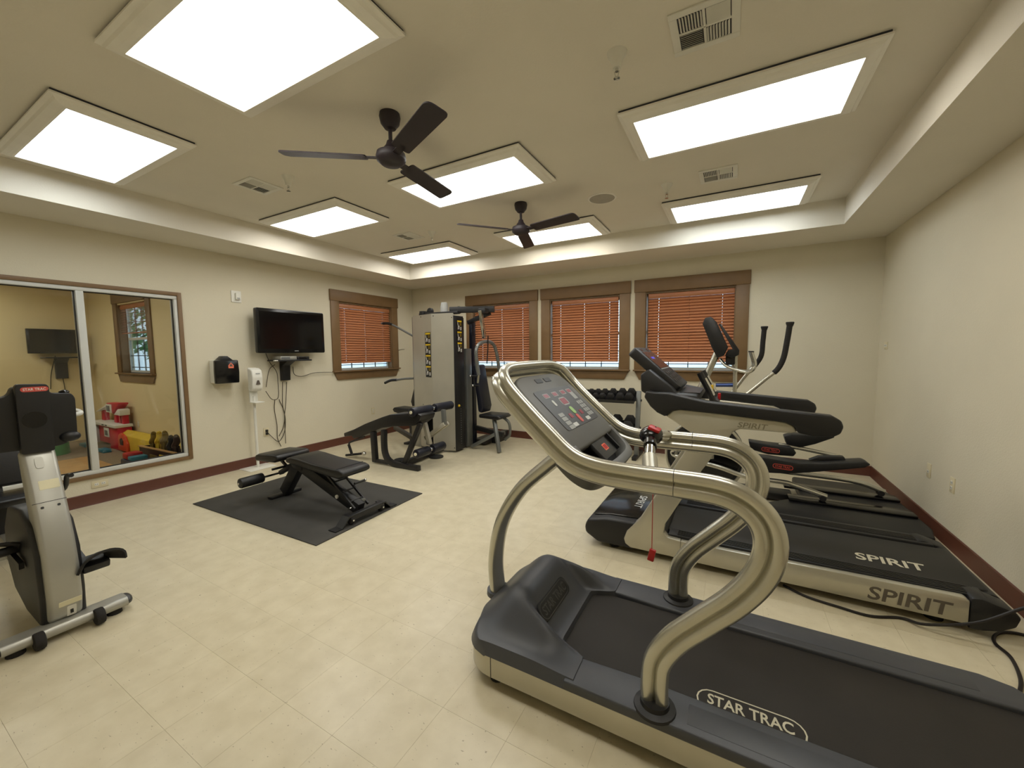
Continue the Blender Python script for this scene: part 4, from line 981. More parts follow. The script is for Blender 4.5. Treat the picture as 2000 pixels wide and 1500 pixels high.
pq = MB().prism([(-3.70, .58), (-3.62, .62), (-3.54, .50), (-3.55, .26), (-3.66, .26), (-3.70, .36)], 1, 3.90, 3.915)
pq.build('cam_plate', 'gym_silver', G, bevel=.004)
for k in range(5): MB().cyl((-3.66+.02*k, 3.896, .34+.055*k), (-3.66+.02*k, 3.90, .34+.055*k), .014, 10).build('cam_hole', 'black', G)
# ================================================================== dumbbell rack
RK = thing('dumbbell_rack', (-1.78, 5.68, 0), 'two-tier grey steel dumbbell rack against the back wall', 'dumbbell rack')
rx0, rx1 = -2.46, -1.13
for x in (rx0, rx1):
    MB().beam((x, 5.58, .02), (x, 5.70, .93), .05, .06, (1, 0, 0)).build('upright', 'tube_grey', RK, bevel=.004)
    MB().bb(x-.03, x+.03, 5.42, 5.92, .0, .05).build('foot', 'black_frame', RK, bevel=.006)
    for z, y in ((.80, 5.68), (.42, 5.64)): MB().cyl((x-.045, y, z), (x+.045, y, z), .016, 10).build('bolt', 'black', RK)
TIL = math.radians(20)
def shelf(yc, zc):
    R_ = Matrix.Rotation(TIL, 3, 'X')
    o = MB(); o.box((( rx0+rx1)/2, yc, zc), (rx1-rx0-.05, .30, .006), R_)
    c0 = Vector(((rx0+rx1)/2, yc, zc)); o.box(c0+R_ @ Vector((0, -.15, .02)), (rx1-rx0-.05, .006, .045), R_); o.box(c0+R_ @ Vector((0, .15, .02)), (rx1-rx0-.05, .006, .045), R_)
    o.build('shelf', 'black', RK)
    return c0, R_
s1 = shelf(5.64, .825); s2 = shelf(5.60, .405)
def make_db(r, hl_, L_):
    d = thing('dumbbell', (0, 0, 0), 'x', 'dumbbell')
    ct = [(r*math.cos(PI/3*k), r*math.sin(PI/3*k)) for k in range(6)]
    for sg in (-1, 1):
        a, b = sorted((sg*L_/2, sg*(L_/2-hl_)))
        MB().prism([(p[0], p[1]) for p in ct], 1, a, b).build('hex_head', 'rubber', d, bevel=r*.14)
    MB().cyl((0, -(L_/2-hl_), 0), (0, L_/2-hl_, 0), .014, 12).build('handle', 'chrome', d)
    return d
def row(sh_, rs, xs_, label, grp):
    c0, R_ = sh_
    for r, x in zip(rs, xs_):
        d = make_db(r, r*1.15+.005, .09+r*2.3); tag(d, label if x != max(xs_) else label+', largest, by the upright', 'dumbbell', grp)
        d.location = Vector((x, c0.y, c0.z))+R_ @ Vector((0, 0, r*.88+.005)); d.rotation_euler = (TIL, 0, 0)
tx_ = [PY(p, 757, 5.72).x for p in (1144, 1156.6, 1169.7, 1182.7, 1198.6, 1216.7, 1234)]
tx_ = [tx_[0]-.105*k for k in (4, 3, 2, 1)]+tx_
row(s1, [.040, .041, .042, .043, .045, .047, .049, .052, .056, .060, .062], tx_, 'small black hex dumbbell on the upper tier of the rack', 'dumbbells on the upper tier')
bx2 = [PY(p, 802, 5.68).x for p in (1181.6, 1206, 1231.4)]
bx2 = [bx2[0]-.166*k for k in (4, 3, 2, 1)]+bx2
row(s2, [.074, .076, .078, .079, .080, .081, .082], bx2, 'large black hex dumbbell on the lower tier of the rack', 'dumbbells on the lower tier')
# ================================================================== recumbent bike
K = thing('recumbent_bike', (-3.3, .605, 0), 'recumbent exercise bike with silver front column and wide black console', 'exercise bike')
KYc = .605
colp = [(-3.155, .055), (-3.10, .09), (-3.07, .20), (-3.075, .36), (-3.11, .52), (-3.17, .68), (-3.235, .83), (-3.30, .965), (-3.315, .985), (-3.37, .975), (-3.335, .83), (-3.28, .66), (-3.24, .45), (-3.23, .2), (-3.23, .055)]
MB().prism(colp, 1, KYc-.065, KYc+.065).build('front_column', 'bike_silver', K, bevel=.02, seg=4)
MB().bb(-3.2, -3.13, KYc-.0655, KYc+.0655, .66, .663).build('column_seam', 'black', K) if False else None
sd = [(-3.12, .06), (-3.105, .22), (-3.12, .45), (-3.20, .60), (-3.35, .66), (-3.60, .64), (-3.72, .50), (-3.74, .30), (-3.62, .14), (-3.40, .07)]
MB().prism(sd, 1, KYc-.085, KYc+.085).build('crank_housing', 'black', K, bevel=.02, seg=3)
def colx(z):
    for (x0_, z0_), (x1_, z1_) in zip(colp[1:9], colp[2:9]):
        if z0_ <= z <= z1_: return x0_+(x1_-x0_)*(z-z0_)/(z1_-z0_)
    return -3.3
def on_col(nm, z, v, hz, wv, m, th=.002, r=.004):
    a, b = Vector((colx(z-.02), 0, z-.02)), Vector((colx(z+.02), 0, z+.02)); tz = (b-a).normalized()
    mb = MB(); slab(mb, (colx(z), KYc+v, z), (0, 1, 0), tz, wv, hz, -.001, th, r); return mb.build(nm, m, K, flat=True)
on_col('column_label', .80, .012, .05, .075, 'sticker'); on_col('column_badge', .915, -.005, .065, .032, 'bike_silver', .004, .014); on_col('column_seam', .715, 0, .003, .125, 'black', .0006, 0)
for v in (-.03, .03): on_col('column_screw', .69, v, .012, .012, 'black', .003, .005)
on_col('spec_label', .175, .015, .03, .085, 'sticker'); on_col('warning_label', .12, .02, .06, .035, 'white'); 
mb = MB(); slab(mb, (colx(.12)+.003, KYc+.02, .12), (0, 1, 0), (0, 0, 1), .012, .03, 0, .001); mb.build('warning_symbol', 'decal_black', K, flat=True)
# stabiliser tube with wheels
MB().prism(rpoly([(-3.155, .03), (-3.055, .03), (-3.045, .055), (-3.06, .082), (-3.15, .082), (-3.165, .055)], .012), 1, .375, .84).build('front_stabiliser', 'bike_silver', K)
for y in (.845, .37): MB().ell((-3.105, y, .055), (.055, .025, .028)).build('stabiliser_cap', 'dark_console', K)
for y in (.79, .425): MB().lathe((-3.10, y, 0), [(0, 0), (.035, 0), (.033, .03), (0, .032)], 12).build('levelling_foot', 'rubber', K)
for y in (.715, .495): 
    MB().cyl((-3.045, y-.02, .045), (-3.045, y+.02, .045), .044, 18).build('transport_wheel', 'rubber', K, bevel=.008)
# pedals with straps
for sg in (1, -1):
    py_ = KYc+sg*.155; pz_ = .318+(.0 if sg > 0 else .10); pxx = -3.13 if sg > 0 else -3.45
    MB().beam((-3.30, KYc+sg*.10, .37), (pxx-.03, KYc+sg*.11, pz_-.01), .02, .035).build('crank', 'black', K)
    pd = MB().box((pxx-.02, py_-sg*.02, pz_), (.10, .11, .045), Matrix.Rotation(.35*sg, 3, 'Y')).build('pedal', 'black', K, bevel=.008)
    sp2 = smooth([(pxx+.02, py_-sg*.085, pz_-.01), (pxx+.03, py_-sg*.06, pz_+.04), (pxx+.035, py_, pz_+.065), (pxx+.03, py_+sg*.05, pz_+.045), (pxx+.02, py_+sg*.06, pz_+.0)], 4)
    MB().sweep(sp2, [(.006, .055), (.006, -.055), (-.006, -.055), (-.006, .055)], ref=(0, 0, 1)).build('pedal_strap', 'rubber', pd)
# console seen from behind
ch = rpoly([(.44, .99), (.44, 1.255), (.53, 1.285), (.545, 1.33), (.665, 1.325), (.675, 1.285), (.755, 1.28), (.77, 1.25), (.765, 1.02), (.70, .985)], .018, 3)
MB().prism(ch, 0, -3.40, -3.325).build('console', 'black', K, bevel=.014, seg=3)
bkb = rpoly([(.545, .97), (.545, 1.33), (.555, 1.345), (.655, 1.34), (.665, 1.325), (.665, .97)], .01, 3)
cb = MB().prism(bkb, 0, -3.33, -3.285).build('console_spine', 'black', K, bevel=.012, seg=3)
bg_ = MB(); stadium(bg_, (-3.284, .612, 1.315), (0, 1, 0), (0, 0, 1), .10, .026); bg_.build('spine_badge', 'red_key', cb, flat=True)
bg_ = MB(); text(bg_, 'STAR TRAC', (-3.2835, .612, 1.315), (0, 1, 0), (0, 0, 1), .082, .014, fat=.012); bg_.build('spine_lettering', 'print_white', cb, flat=True)
MB().cyl((-3.286, .602, 1.15), (-3.283, .602, 1.15), .045, 24).build('spine_disc', 'black_gloss', cb)
MB().ell((-3.33, .735, 1.03), (.03, .045, .03)).build('bottle_holder', 'black', K)
MB().ell((-3.36, .735, 1.285), (.03, .022, .014)).build('console_knob', 'black_gloss', K)
MB().tube(smooth([(-3.38, .76, 1.145), (-3.40, .80, 1.15), (-3.48, .815, 1.155), (-3.55, .80, 1.16), (-3.58, .76, 1.16)], 5), .013, 10).build('handlebar', 'white_frame', K)
# seat rail, seat
MB().beam((-3.62, KYc, .20), (-4.55, KYc, .30), .09, .11).build('seat_rail', 'bike_silver', K, bevel=.012)
MB().prism(rpoly([(-4.62, .03), (-4.54, .03), (-4.53, .06), (-4.62, .07)], .01), 1, .34, .87).build('rear_stabiliser', 'bike_silver', K)
MB().beam((-4.58, KYc, .06), (-4.50, KYc, .30), .07, .07, (1, 0, 0)).build('rear_post', 'bike_silver', K)
MB().beam((-4.25, KYc, .30), (-4.25, KYc, .52), .10, .10, (1, 0, 0)).build('seat_post', 'black_frame', K)
MB().prism(rpoly([(-4.42, .50), (-4.05, .52), (-4.03, .57), (-4.10, .585), (-4.42, .56)], .02, 3), 1, KYc-.20, KYc+.20).build('seat_pad', 'pad', K, bevel=.02, seg=3)
MB().prism(rpoly([(-4.42, .60), (-4.37, .60), (-4.50, 1.08), (-4.56, 1.06)], .02, 3), 1, KYc-.19, KYc+.19).build('back_pad', 'pad', K, bevel=.02, seg=3)
MB().beam((-4.40, KYc, .50), (-4.56, KYc, .95), .05, .05, (0, 1, 0)).build('back_bracket', 'black_frame', K)
for sg in (-1, 1): MB().tube(smooth([(-4.25, KYc+sg*.1, .50), (-4.22, KYc+sg*.26, .52), (-4.12, KYc+sg*.27, .64), (-4.02, KYc+sg*.27, .66)], 5), .014, 10).build('side_handle', 'black', K)
# ================================================================== left wall fittings
t = thing('alarm_strobe', (XL, 2.793, 2.23), 'small white wall alarm strobe above and left of the television', 'alarm')
MB().bb(XL, XL+.012, 2.735, 2.851, 2.157, 2.303).build('back_plate', 'white', t, bevel=.003); MB().bb(XL+.012, XL+.04, 2.775, 2.83, 2.19, 2.275).build('strobe_housing', 'white', t, bevel=.006); MB().bb(XL+.04, XL+.043, 2.787, 2.818, 2.20, 2.215).build('lens_slot', 'key_grey', t)
t = thing('towel_dispenser', (XL, 2.56, 1.29), 'black paper towel dispenser with white sides on the wall left of the television', 'dispenser')
MB().bb(XL, XL+.13, 2.44, 2.685, 1.145, 1.425).build('body', 'white', t, bevel=.01)
MB().prism(rpoly([(2.432, 1.14), (2.693, 1.14), (2.70, 1.28), (2.69, 1.425), (2.435, 1.425), (2.43, 1.28)], .015), 0, XL+.115, XL+.165).build('front_cover', 'black_gloss', t, bevel=.01)
MB().prism([(2.49, 1.42), (2.545, 1.475), (2.585, 1.475), (2.65, 1.42)], 0, XL+.02, XL+.14).build('lock_hood', 'black', t, bevel=.006)
mb = MB(); mb.add([(XL+.1657, a, b) for a, b in ((2.575, 1.325), (2.635, 1.325), (2.635, 1.36), (2.605, 1.395), (2.575, 1.36))], [(0, 1, 2, 3, 4)]); mb.build('house_sticker', 'print_orange', t, flat=True)
mb = MB(); mb.add([(XL+.1662, a, b) for a, b in ((2.582, 1.345), (2.628, 1.345), (2.605, 1.383))], [(0, 1, 2)]); mb.build('sticker_mark', 'print_grey', t, flat=True)
# sanitiser stand
SX, SY = -5.42, 2.86
t = thing('sanitizer_stand', (SX, SY, 0), 'white touch-free hand sanitizer dispenser on a slim floor stand', 'sanitizer stand')
MB().bb(SX-.14, SX+.12, SY-.17, SY+.17, .0, .008).build('base_plate', 'white', t, bevel=.003)
MB().cyl((SX-.02, SY, .008), (SX-.02, SY, .95), .017, 14).build('pole', 'white', t)
MB().bb(SX-.035, SX-.02, SY-.05, SY+.05, .87, 1.32).build('bracket', 'white', t, bevel=.004)
MB().bb(SX-.03, SX+.11, SY-.06, SY+.06, .868, .88).build('drip_tray', 'white', t, bevel=.003)
dp = rpoly([(SX-.02, 1.02), (SX+.06, 1.02), (SX+.085, 1.06), (SX+.10, 1.20), (SX+.08, 1.29), (SX+.03, 1.315), (SX-.02, 1.315)], .02, 4)
dd_ = MB().prism(dp, 1, SY-.065, SY+.065).build('dispenser', 'white', t, bevel=.016, seg=3)
mb = MB(); mb.add([(SX+.102, SY+a, b) for a, b in ((-.028, 1.105), (.028, 1.105), (.012, 1.16), (-.012, 1.16))], [(0, 1, 2, 3)]); mb.build('level_window', 'print_grey', dd_, flat=True)
mb = MB(); slab(mb, (SX+.094, SY+.005, 1.245), (0, 1, 0), (-.25, 0, .97), .05, .012, .0, .004); mb.build('maker_mark', 'key_grey', dd_, flat=True)
# television
t = thing('television', (XL, 3.41, 1.8), 'black flat screen television on the wall beside the corner window', 'television')
tvx = XL+.20
tv = [PX(a, b, tvx) for a, b in ((499, 601), (633, 611), (634, 688), (504, 690))]
ta, tb, tz0, tz1 = 2.915, 3.885, 1.508, 2.098
R_ = MB(); MB().prism(rpoly([(ta, tz0), (tb, tz0), (tb, tz1), (ta, tz1)], .025), 0, tvx-.06, tvx).build('casing', 'black_gloss', t, bevel=.006)
MB().bb(tvx, tvx+.0015, ta+.04, tb-.04, tz0+.055, tz1-.04).build('screen', 'screen', t)
mb = MB(); stadium(mb, (tvx, (ta+tb)/2+.04, tz0+.028), (0, 1, 0), (0, 0, 1), .06, .010, .001); mb.build('maker_mark', 'key_grey', t, flat=True)
MB().bb(XL, tvx-.06, 3.25, 3.55, 1.7, 1.95).build('wall_mount', 'black', t, bevel=.006)
t = thing('media_shelf', (XL, 3.36, 1.41), 'black wall shelf bracket under the wall television', 'shelf')
MB().bb(XL+.01, XL+.30, 3.13, 3.60, 1.395, 1.415).build('shelf_plate', 'black', t, bevel=.006); MB().prism([(XL, 1.12), (XL+.06, 1.12), (XL+.07, 1.33), (XL+.2, 1.395), (XL, 1.395)], 1, 3.30, 3.42).build('cable_column', 'black', t, bevel=.008)
t = thing('media_player', (XL+.15, 3.33, 1.416), 'small silver media box on the shelf below the television', 'media box')
MB().bb(XL+.06, XL+.26, 3.17, 3.40, 1.4155, 1.462).build('case', 'bike_silver', t, bevel=.004); MB().bb(XL+.26, XL+.262, 3.18, 3.30, 1.425, 1.452).build('front_grille', 'grille', t)
t = thing('cable_box', (XL+.15, 3.49, 1.416), 'black cable box beside the silver media box under the television', 'cable box')
MB().bb(XL+.07, XL+.27, 3.405, 3.58, 1.4155, 1.455).build('case', 'black', t, bevel=.004); MB().bb(XL+.27, XL+.272, 3.42, 3.54, 1.428, 1.445).build('display', 'screen', t)
tag(MB().box((XL+.25, 3.12, 1.405), (.04, .07, .014)).build('remote_control', 'white', bevel=.004), 'small pale remote control at the end of the black media shelf', 'remote')
def cable(pts, label, m='cord_grey', r=.0045, off=.02):
    P = [PX(a, b, XL+off) for a, b in pts]
    return tag(MB().tube(smooth(P, 6), r, 6).build('wall_cable', m), label, 'cable', 'cables below the television')
cable([(519, 690), (527, 708), (540, 726), (543, 748), (544, 772), (540, 780), (530, 779), (519, 764)], 'looped thin black cable hanging below the left end of the television', off=.04)
cable([(537, 712), (526, 722), (521, 748), (520, 756)], 'short dark cable running from the media shelf toward the sanitizer dispenser', off=.03)
cable([(552, 746), (552, 790), (557, 815), (556, 842), (545, 862), (530, 852), (519, 840)], 'dark cable from the shelf column down to the double outlet')
cable([(537, 780), (536, 800), (541, 830), (542, 855), (549, 872)], 'thin wavy cable falling to the baseboard behind the bench', off=.015)
cable([(560, 746), (558, 790), (556, 815), (558, 866)], 'straight dark cable dropping from the shelf column to the floor', off=.025)
cable([(545, 780), (556, 808), (553, 835), (545, 852)], 'slack dark cable crossing the hanging cables below the television', off=.012)
cable([(572, 716), (575, 731), (590, 735), (615, 728), (650, 727)], 'thin cable running from the media shelf to the corner window sill', off=.03)
cable([(775, 687), (782, 683), (790, 682)], 'short stub of thin cable on the wall right of the corner window', off=.012, r=.003)
tag(MB().bb(XL+.009, XL+.05, 3.28, 3.33, .0, .09).build('power_adapter', 'black', bevel=.006), 'small black power adapter against the baseboard behind the bench', 'power adapter')
def outlet(ax, wc, sg, u, z, label, hw=.036, hh=.058, plug=False, sockets=((0, .02), (0, -.02))):
    loc = (wc, u, z) if ax == 0 else (u, wc, z)
    t = thing('wall_outlet', loc, label, 'outlet')
    def bx(ua, ub, za, zb, d0, d1, nm, m, bev=.002):
        a, b = wc+sg*d0, wc+sg*d1
        (MB().bb(a, b, u+ua, u+ub, z+za, z+zb) if ax == 0 else MB().bb(u+ua, u+ub, a, b, z+za, z+zb)).build(nm, m, t, bevel=bev)
    bx(-hw, hw, -hh, hh, 0, .006, 'cover_plate', 'ivory')
    for a, b in sockets:
        bx(a-.015, a+.015, b-.013, b+.013, .006, .009, 'socket', 'white')
        bx(a-.008, a-.005, b-.005, b+.006, .009, .0095, 'slot', 'black', 0); bx(a+.005, a+.008, b-.005, b+.006, .009, .0095, 'slot', 'black', 0)
    if plug: bx(-.014, .014, .004, .034, .009, .03, 'plug', 'black'); bx(-.014, .014, -.036, -.006, .009, .03, 'plug', 'black')
outlet(0, XL, 1, 3.067, .425, 'ivory wall outlet with two black plugs below the television', plug=True)
outlet(0, XL, 1, 4.93, .467, 'ivory wall outlet on the wall below the corner window')
outlet(0, XL, 1, 1.405, .198, 'wide ivory outlet plate below the playroom window', hw=.062, hh=.036, sockets=((-.025, 0), (.025, 0)))
outlet(0, XR, -1, 4.51, .475, 'ivory outlet plate with round knob on the right wall', sockets=((0, -.01),))
outlet(0, XR, -1, 4.105, .472, 'ivory double outlet on the right wall nearer the treadmills')
outlet(0, XR, -1, 5.775, 1.522, 'pale switch plate high on the right wall near the back corner', hw=.05, hh=.04, sockets=((-.022, 0), (.022, 0)))
outlet(1, KY, -1, PY(271, 828, KY).x, PY(271, 828, KY).z, 'ivory outlet on the playroom wall above the toy bin')
# ================================================================== floor cords
def fcord(pts, label, r=.0075):
    return tag(MB().tube(smooth(pts, 7), r, 8).build('extension_cord', 'cord'), label, 'cord')
fcord([PZ(1530, 1143, .008), PZ(1575, 1165, .008), PZ(1640, 1186, .008), PZ(1700, 1203, .008), PZ(1760, 1207, .008), Vector((.94, 2.80, .03)), Vector((1.12, 2.80, .10)), Vector((1.28, 2.84, .20)), Vector((1.42, 2.86, .30)), Vector((1.453, 2.90, .40))], 'thick black power cord looping past the rear of the silver sided treadmill to the wall')
fcord([Vector((1.04, 2.12, .06)), Vector((1.075, 2.30, .012)), PZ(1988, 1370, .008), PZ(1994, 1330, .008), PZ(1975, 1285, .008), PZ(1945, 1258, .008), PZ(1942, 1243, .008), PZ(1960, 1235, .008), PZ(2000, 1240, .008), Vector((1.44, 2.93, .01))], 'black power cord curled on the floor behind the curved-rail treadmill')
# ================================================================== playroom contents
t = thing('television', (KX, 2.18, 1.72), 'flat television on the far wall of the toy playroom', 'television')
kx_ = KX+.14
MB().bb(kx_-.05, kx_, 1.83, 2.44, 1.54, 1.945).build('casing', 'black_gloss', t, bevel=.006); MB().bb(kx_, kx_+.0015, 1.86, 2.41, 1.57, 1.92).build('screen', 'screen', t); MB().bb(KX, kx_-.05, 2.05, 2.3, 1.62, 1.85).build('wall_mount', 'black', t)
t = thing('media_shelf', (KX, 2.2, 1.48), 'black bracket shelf below the playroom television', 'shelf')
MB().bb(KX, KX+.28, 1.98, 2.44, 1.46, 1.48).build('shelf_plate', 'black', t); MB().prism([(KX, 1.11), (KX+.06, 1.11), (KX+.08, 1.38), (KX+.2, 1.46), (KX, 1.46)], 1, 2.13, 2.27).build('cable_column', 'black', t)
tag(MB().tube(smooth([PX(108, 695, KX+.02), PX(100, 730, KX+.02), PX(99, 760, KX+.02)], 5), .006, 6).build('wall_cable', 'cord_grey'), 'thin cable hanging left of the playroom shelf column', 'cable')
tag(MB().tube(smooth([PX(112, 700, KX+.02), PX(122, 735, KX+.02), PX(128, 765, KX+.02)], 5), .006, 6).build('wall_cable', 'cord_grey'), 'thin cable slanting past the playroom shelf column', 'cable')
# toy kitchen
TK = thing('toy_kitchen', (-8.55, 2.28, 0), 'red and white plastic toy kitchen in the playroom', 'toy kitchen')
def k2(px_, py_, y): return PY(px_, py_, y)
kb = 2.30
KZ = PY(228, 787, 2.42).z/1.09
def ky(y): return 2.34+(y-2.12)*.22/.42
def kb_box(nm, xa, xb, ya, yb, za, zb, m, par=None, bev=.006): return MB().bb(xa, xb, ky(ya), ky(yb), za*KZ, zb*KZ).build(nm, m, par or TK, bevel=bev)
def kprism(p, y0_, y1_): return MB().prism([(x, z*KZ) for x, z in p], 1, ky(y0_), ky(y1_))
xl_, xm_, xr_ = k2(186, 850, 2.38).x, k2(216, 850, 2.38).x, k2(238, 850, 2.42).x
kb_box('lower_cabinet', xm_-.02, xr_, 2.18, 2.52, .0, .52, 'toy_red'); kb_box('lower_cabinet', xl_, xm_-.02, 2.24, 2.52, .08, .52, 'toy_red')
kb_box('side_panel', xl_-.02, xl_+.13, 2.16, 2.24, .06, .5, 'key_white')
ov = kb_box('oven_door', xm_-.20, xm_+.0, 2.155, 2.18, .26, .48, 'white'); kb_box('oven_window', xm_-.16, xm_-.04, 2.150, 2.155, .30, .42, 'grille', ov, .004)
kb_box('worktop', xl_-.03, xr_+.02, 2.12, 2.54, .52, .585, 'white'); 
for dx in (-.20, -.07): kb_box('hob_slot', xm_+dx, xm_+dx+.09, 2.117, 2.12, .54, .565, 'black', bev=.002)
for xa in (xl_+.05, xm_-.10, xm_+.10, xr_-.16): kb_box('back_column', xa, xa+.11, 2.36, 2.5, .585, .84, 'toy_red')
kb_box('yellow_panel', xm_-.17, xm_+.06, 2.46, 2.5, .60, .80, 'toy_yellow')
kb_box('microwave', xm_-.19, xm_+.02, 2.24, 2.5, .84, 1.03, 'white'); kb_box('microwave_window', xm_-.165, xm_-.02, 2.235, 2.24, .87, 1.0, 'grille', bev=.004)
kprism([(xm_+.02, .82), (xr_-.02, 1.06), (xr_-.02, 1.09), (xm_-.19, 1.06), (xm_-.19, 1.03), (xm_+.02, 1.03)], 2.26, 2.5).build('hood', 'toy_red', TK, bevel=.008)
kprism([(xr_-.24, .80), (xr_+.01, .80), (xr_+.01, .93), (xr_-.06, .95)], 2.26, 2.5).build('side_shelf', 'white', TK, bevel=.006)
kprism([(xl_-.02, .80), (xl_+.04, .80), (xm_-.19, .98), (xm_-.19, 1.02)], 2.26, 2.5).build('side_shelf', 'white', TK, bevel=.006)
for xa in (xl_+.05, xm_+.16): tag(MB().bb(xa-.05, xa+.20, 2.18, 2.28, .0, .05).build('toy_block', 'toy_blue', bevel=.008), 'flat blue toy block on the playroom floor ' + ('beside the kitchen corner' if xa < xm_ else 'in front of the red cabinet'), 'toy block')
# toy bin with toys
tb_ = thing('toy_bin', (-7.1, 2.1, 0), 'dark brown open toy bin under the playroom window', 'toy bin')
b0, b1 = PY(277, 888, 2.16).x, min(PY(344, 880, 2.2).x, -5.77)
bxs = [(b0, 2.14), (b1, 2.18), (b1, 2.34), (b0, 2.34)]
for nm, q in (('front_board', [(b0, 2.14), (b1, 2.18), (b1, 2.20), (b0, 2.16)]), ('rear_board', [(b0, 2.32), (b1, 2.32), (b1, 2.34), (b0, 2.34)]), ('side_board', [(b0, 2.16), (b0+.02, 2.16), (b0+.02, 2.32), (b0, 2.32)]), ('side_board', [(b1-.02, 2.20), (b1, 2.20), (b1, 2.32), (b1-.02, 2.32)])):
    MB().prism(q, 2, .0, .28).build(nm, 'toy_brown', tb_)
MB().prism(bxs, 2, .0, .02).build('bottom_board', 'toy_brown', tb_); MB().prism([(b0-.01, 2.13), (b1+.01, 2.17), (b1+.01, 2.205), (b0-.01, 2.165)], 2, .28, .292).build('rim', 'tan_wood', tb_)
dxx = Vector((b1-b0, .04, 0)).normalized()
sl = MB(); slab(sl, Vector(((b0+b1)/2+.16, 2.164, .22)), dxx, (0, 0, 1), .14, .02, .0, .006); sl.build('label_strip', 'toy_yellow', tb_)
fr_ = MB(); slab(fr_, Vector(((b0+b1)/2-.08, 2.156, .16)), dxx, (0, 0, 1), .18, .09, .0, .006); fr_.build('printed_panel', 'toy_olive', tb_)
tl_ = [(.12, 'toy_olive', 'small olive toy dinosaur at the playhouse end of the brown bin'), (.28, 'toy_yellow', 'yellow toy dinosaur standing beside the small olive one in the brown bin'), (.44, 'toy_olive', 'olive toy dinosaur in the middle of the brown bin'), (.60, 'black', 'black toy dinosaur near the far end of the brown bin'), (.74, 'toy_brown', 'brown toy dinosaur at the far end of the brown bin')]
for kk, (dx, m_, lb) in enumerate(tl_):
    x = b0+dx*(b1-b0)/.86; y = 2.25; z = .29+.02*(kk % 3); o = thing('toy_dinosaur', (x, y, .02), lb, 'toy', 'toy dinosaurs in the bin')
    body = smooth([(x-.075, y+.03, z+.06), (x-.05, y, z+.03), (x, y-.01, z+.05), (x+.03, y, z+.10), (x+.02, y, z+.16), (x+.06, y-.02, z+.17)], 4)
    MB().sweep(body, circ(.03, 8), scale=[.25+1.0*math.sin(PI*min(1, .12+.8*i/(len(body)-1))) for i in range(len(body))]).build('body', m_, o)
    for sx in (-.02, .025):
        MB().cyl((x+sx, y-.018, z+.04), (x+sx*1.3, y-.035, .022), .011, 8).build('leg', m_, o); MB().cyl((x+sx, y+.018, z+.04), (x+sx*1.3, y+.03, .022), .011, 8).build('leg', m_, o)
yh = thing('toy_playhouse', (b0, 2.42, 0), 'yellow toy playhouse with an orange gable end behind the brown bin', 'toy house')
g0 = xr_+.05; g1x = g0+.36; gw = g1x-g0
gb = [(g0, .02), (g1x, .02), (g1x, .15), (g0+gw*.78, .26), (g0+gw*.4, .30), (g0+gw*.12, .26), (g0, .16)]
MB().prism(gb, 1, 2.35, 2.38).build('gable', 'toy_orange', yh, bevel=.006)
MB().prism([(g0+gw*.45+a*gw, .165+b) for a, b in ((-.14, -.05), (.16, -.05), (.18, .02), (.02, .06), (-.15, .03))], 1, 2.344, 2.35).build('gable_window', 'toy_brown', yh)
MB().prism([(2.38, .02), (2.56, .02), (2.56, .29), (2.47, .32), (2.38, .26)], 0, g0+.02, b1-.12).build('house_body', 'toy_yellow', yh, bevel=.008)
tt_ = thing('toy_truck', (PY(262, 890, 1.99).x, 1.99, 0), 'navy and red toy truck with big wheels in front of the toy bin', 'toy truck')
ty0 = 1.99; tx0 = PY(262, 890, ty0).x
MB().bb(tx0-.16, tx0+.18, ty0-.09, ty0+.09, .09, .19).build('chassis', 'toy_navy', tt_, bevel=.02); MB().bb(tx0-.12, tx0+.04, ty0-.08, ty0+.08, .19, .27).build('cab', 'red', tt_, bevel=.02); MB().bb(tx0+.05, tx0+.17, ty0-.08, ty0+.08, .19, .24).build('load_bed', 'toy_blue', tt_, bevel=.01)
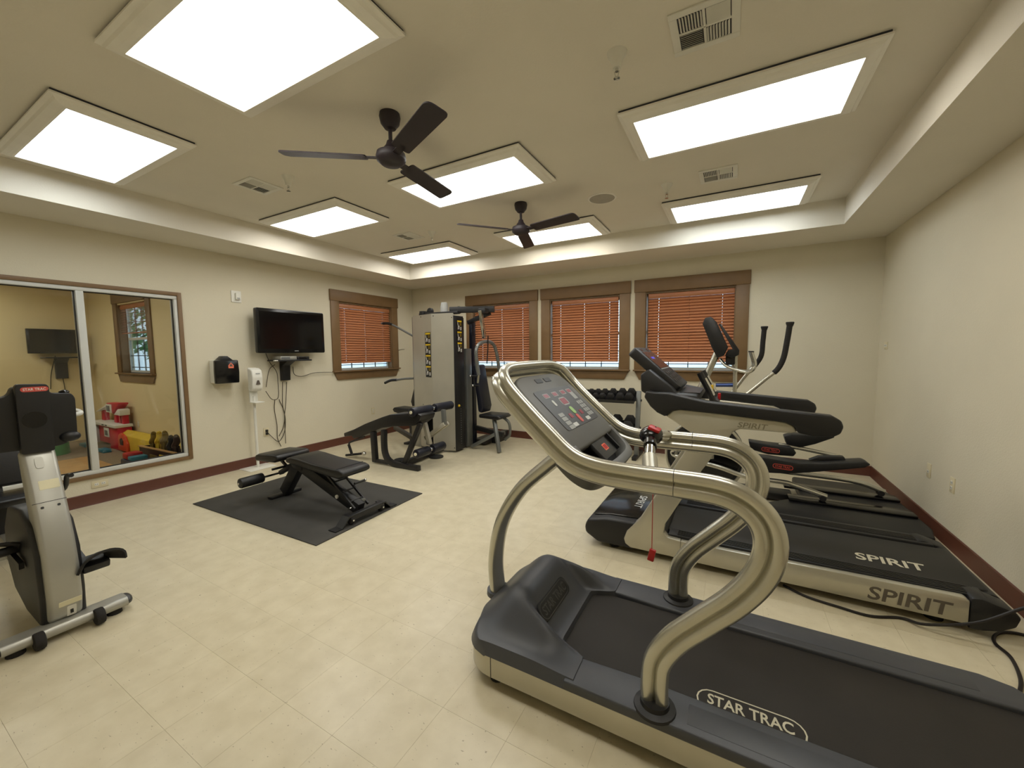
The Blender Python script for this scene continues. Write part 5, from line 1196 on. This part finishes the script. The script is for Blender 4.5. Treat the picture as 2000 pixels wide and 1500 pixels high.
for sx in (-.10, .11):
    for sy in (-.10, .10): wq = MB().cyl((tx0+sx, ty0+sy-.025, .07), (tx0+sx, ty0+sy+.025, .07), .07, 18).build('wheel', 'black', tt_, bevel=.01); MB().cyl((tx0+sx, ty0+sy-.028, .07), (tx0+sx, ty0+sy+.028, .07), .03, 12).build('wheel_rim', 'yellow', wq)
tag(MB().bb(-8.35, -7.35, 1.35, 2.0, -.001, .006).build('play_rug', 'tan_wood', bevel=.002), 'tan play rug on the playroom floor in front of the toys', 'rug')
t = thing('toy_table', (-8.9, 1.6, 0), 'low toy table with yellow top and green base behind the bike console', 'toy table')
MB().bb(-9.3, -8.75, 1.5, 2.05, .60, .68).build('table_top', 'toy_yellow', t, bevel=.02); MB().lathe((-9.02, 1.78, 0), [(0, 0), (.2, 0), (.19, .25), (.1, .5), (.12, .60), (0, .60)], 16).build('pedestal', 'toy_green', t)
# ================================================================== trees outside the playroom window
def tree(x, y, h, label, seed):
    t = thing('tree', (x, y, -.3), label, 'tree', 'trees outside the playroom window')
    r = random.Random(seed); MB().cyl((x, y, -.3), (x, y, h*.6), .18, 10, .08).build('trunk', 'bark', t)
    cr = MB()
    for k in range(900):
        a = r.uniform(0, 2*PI); p = math.acos(r.uniform(-1, 1)); R_ = r.uniform(.5, 1)**.5
        c_ = Vector((x+h*.42*R_*math.sin(p)*math.cos(a), y+h*.42*R_*math.sin(p)*math.sin(a), h*.62+h*.36*R_*math.cos(p)))
        n_ = Vector((r.uniform(-1, 1), r.uniform(-1, 1), r.uniform(-1, 1))).normalized(); u = n_.orthogonal().normalized(); v = n_.cross(u); s_ = r.uniform(.10, .2)
        cr.add([c_+u*s_, c_+v*s_*.5, c_-u*s_, c_-v*s_*.5], [(0, 1, 2, 3)])
    o = cr.build('foliage', 'leaf', t, flat=True); o['kind'] = 'stuff'
tree(-22, 7.6, 5.0, 'leafy green tree outside the playroom window, nearer the building', 1); tree(-29, 8.6, 6.5, 'tall leafy green tree farther out beyond the playroom window', 2)
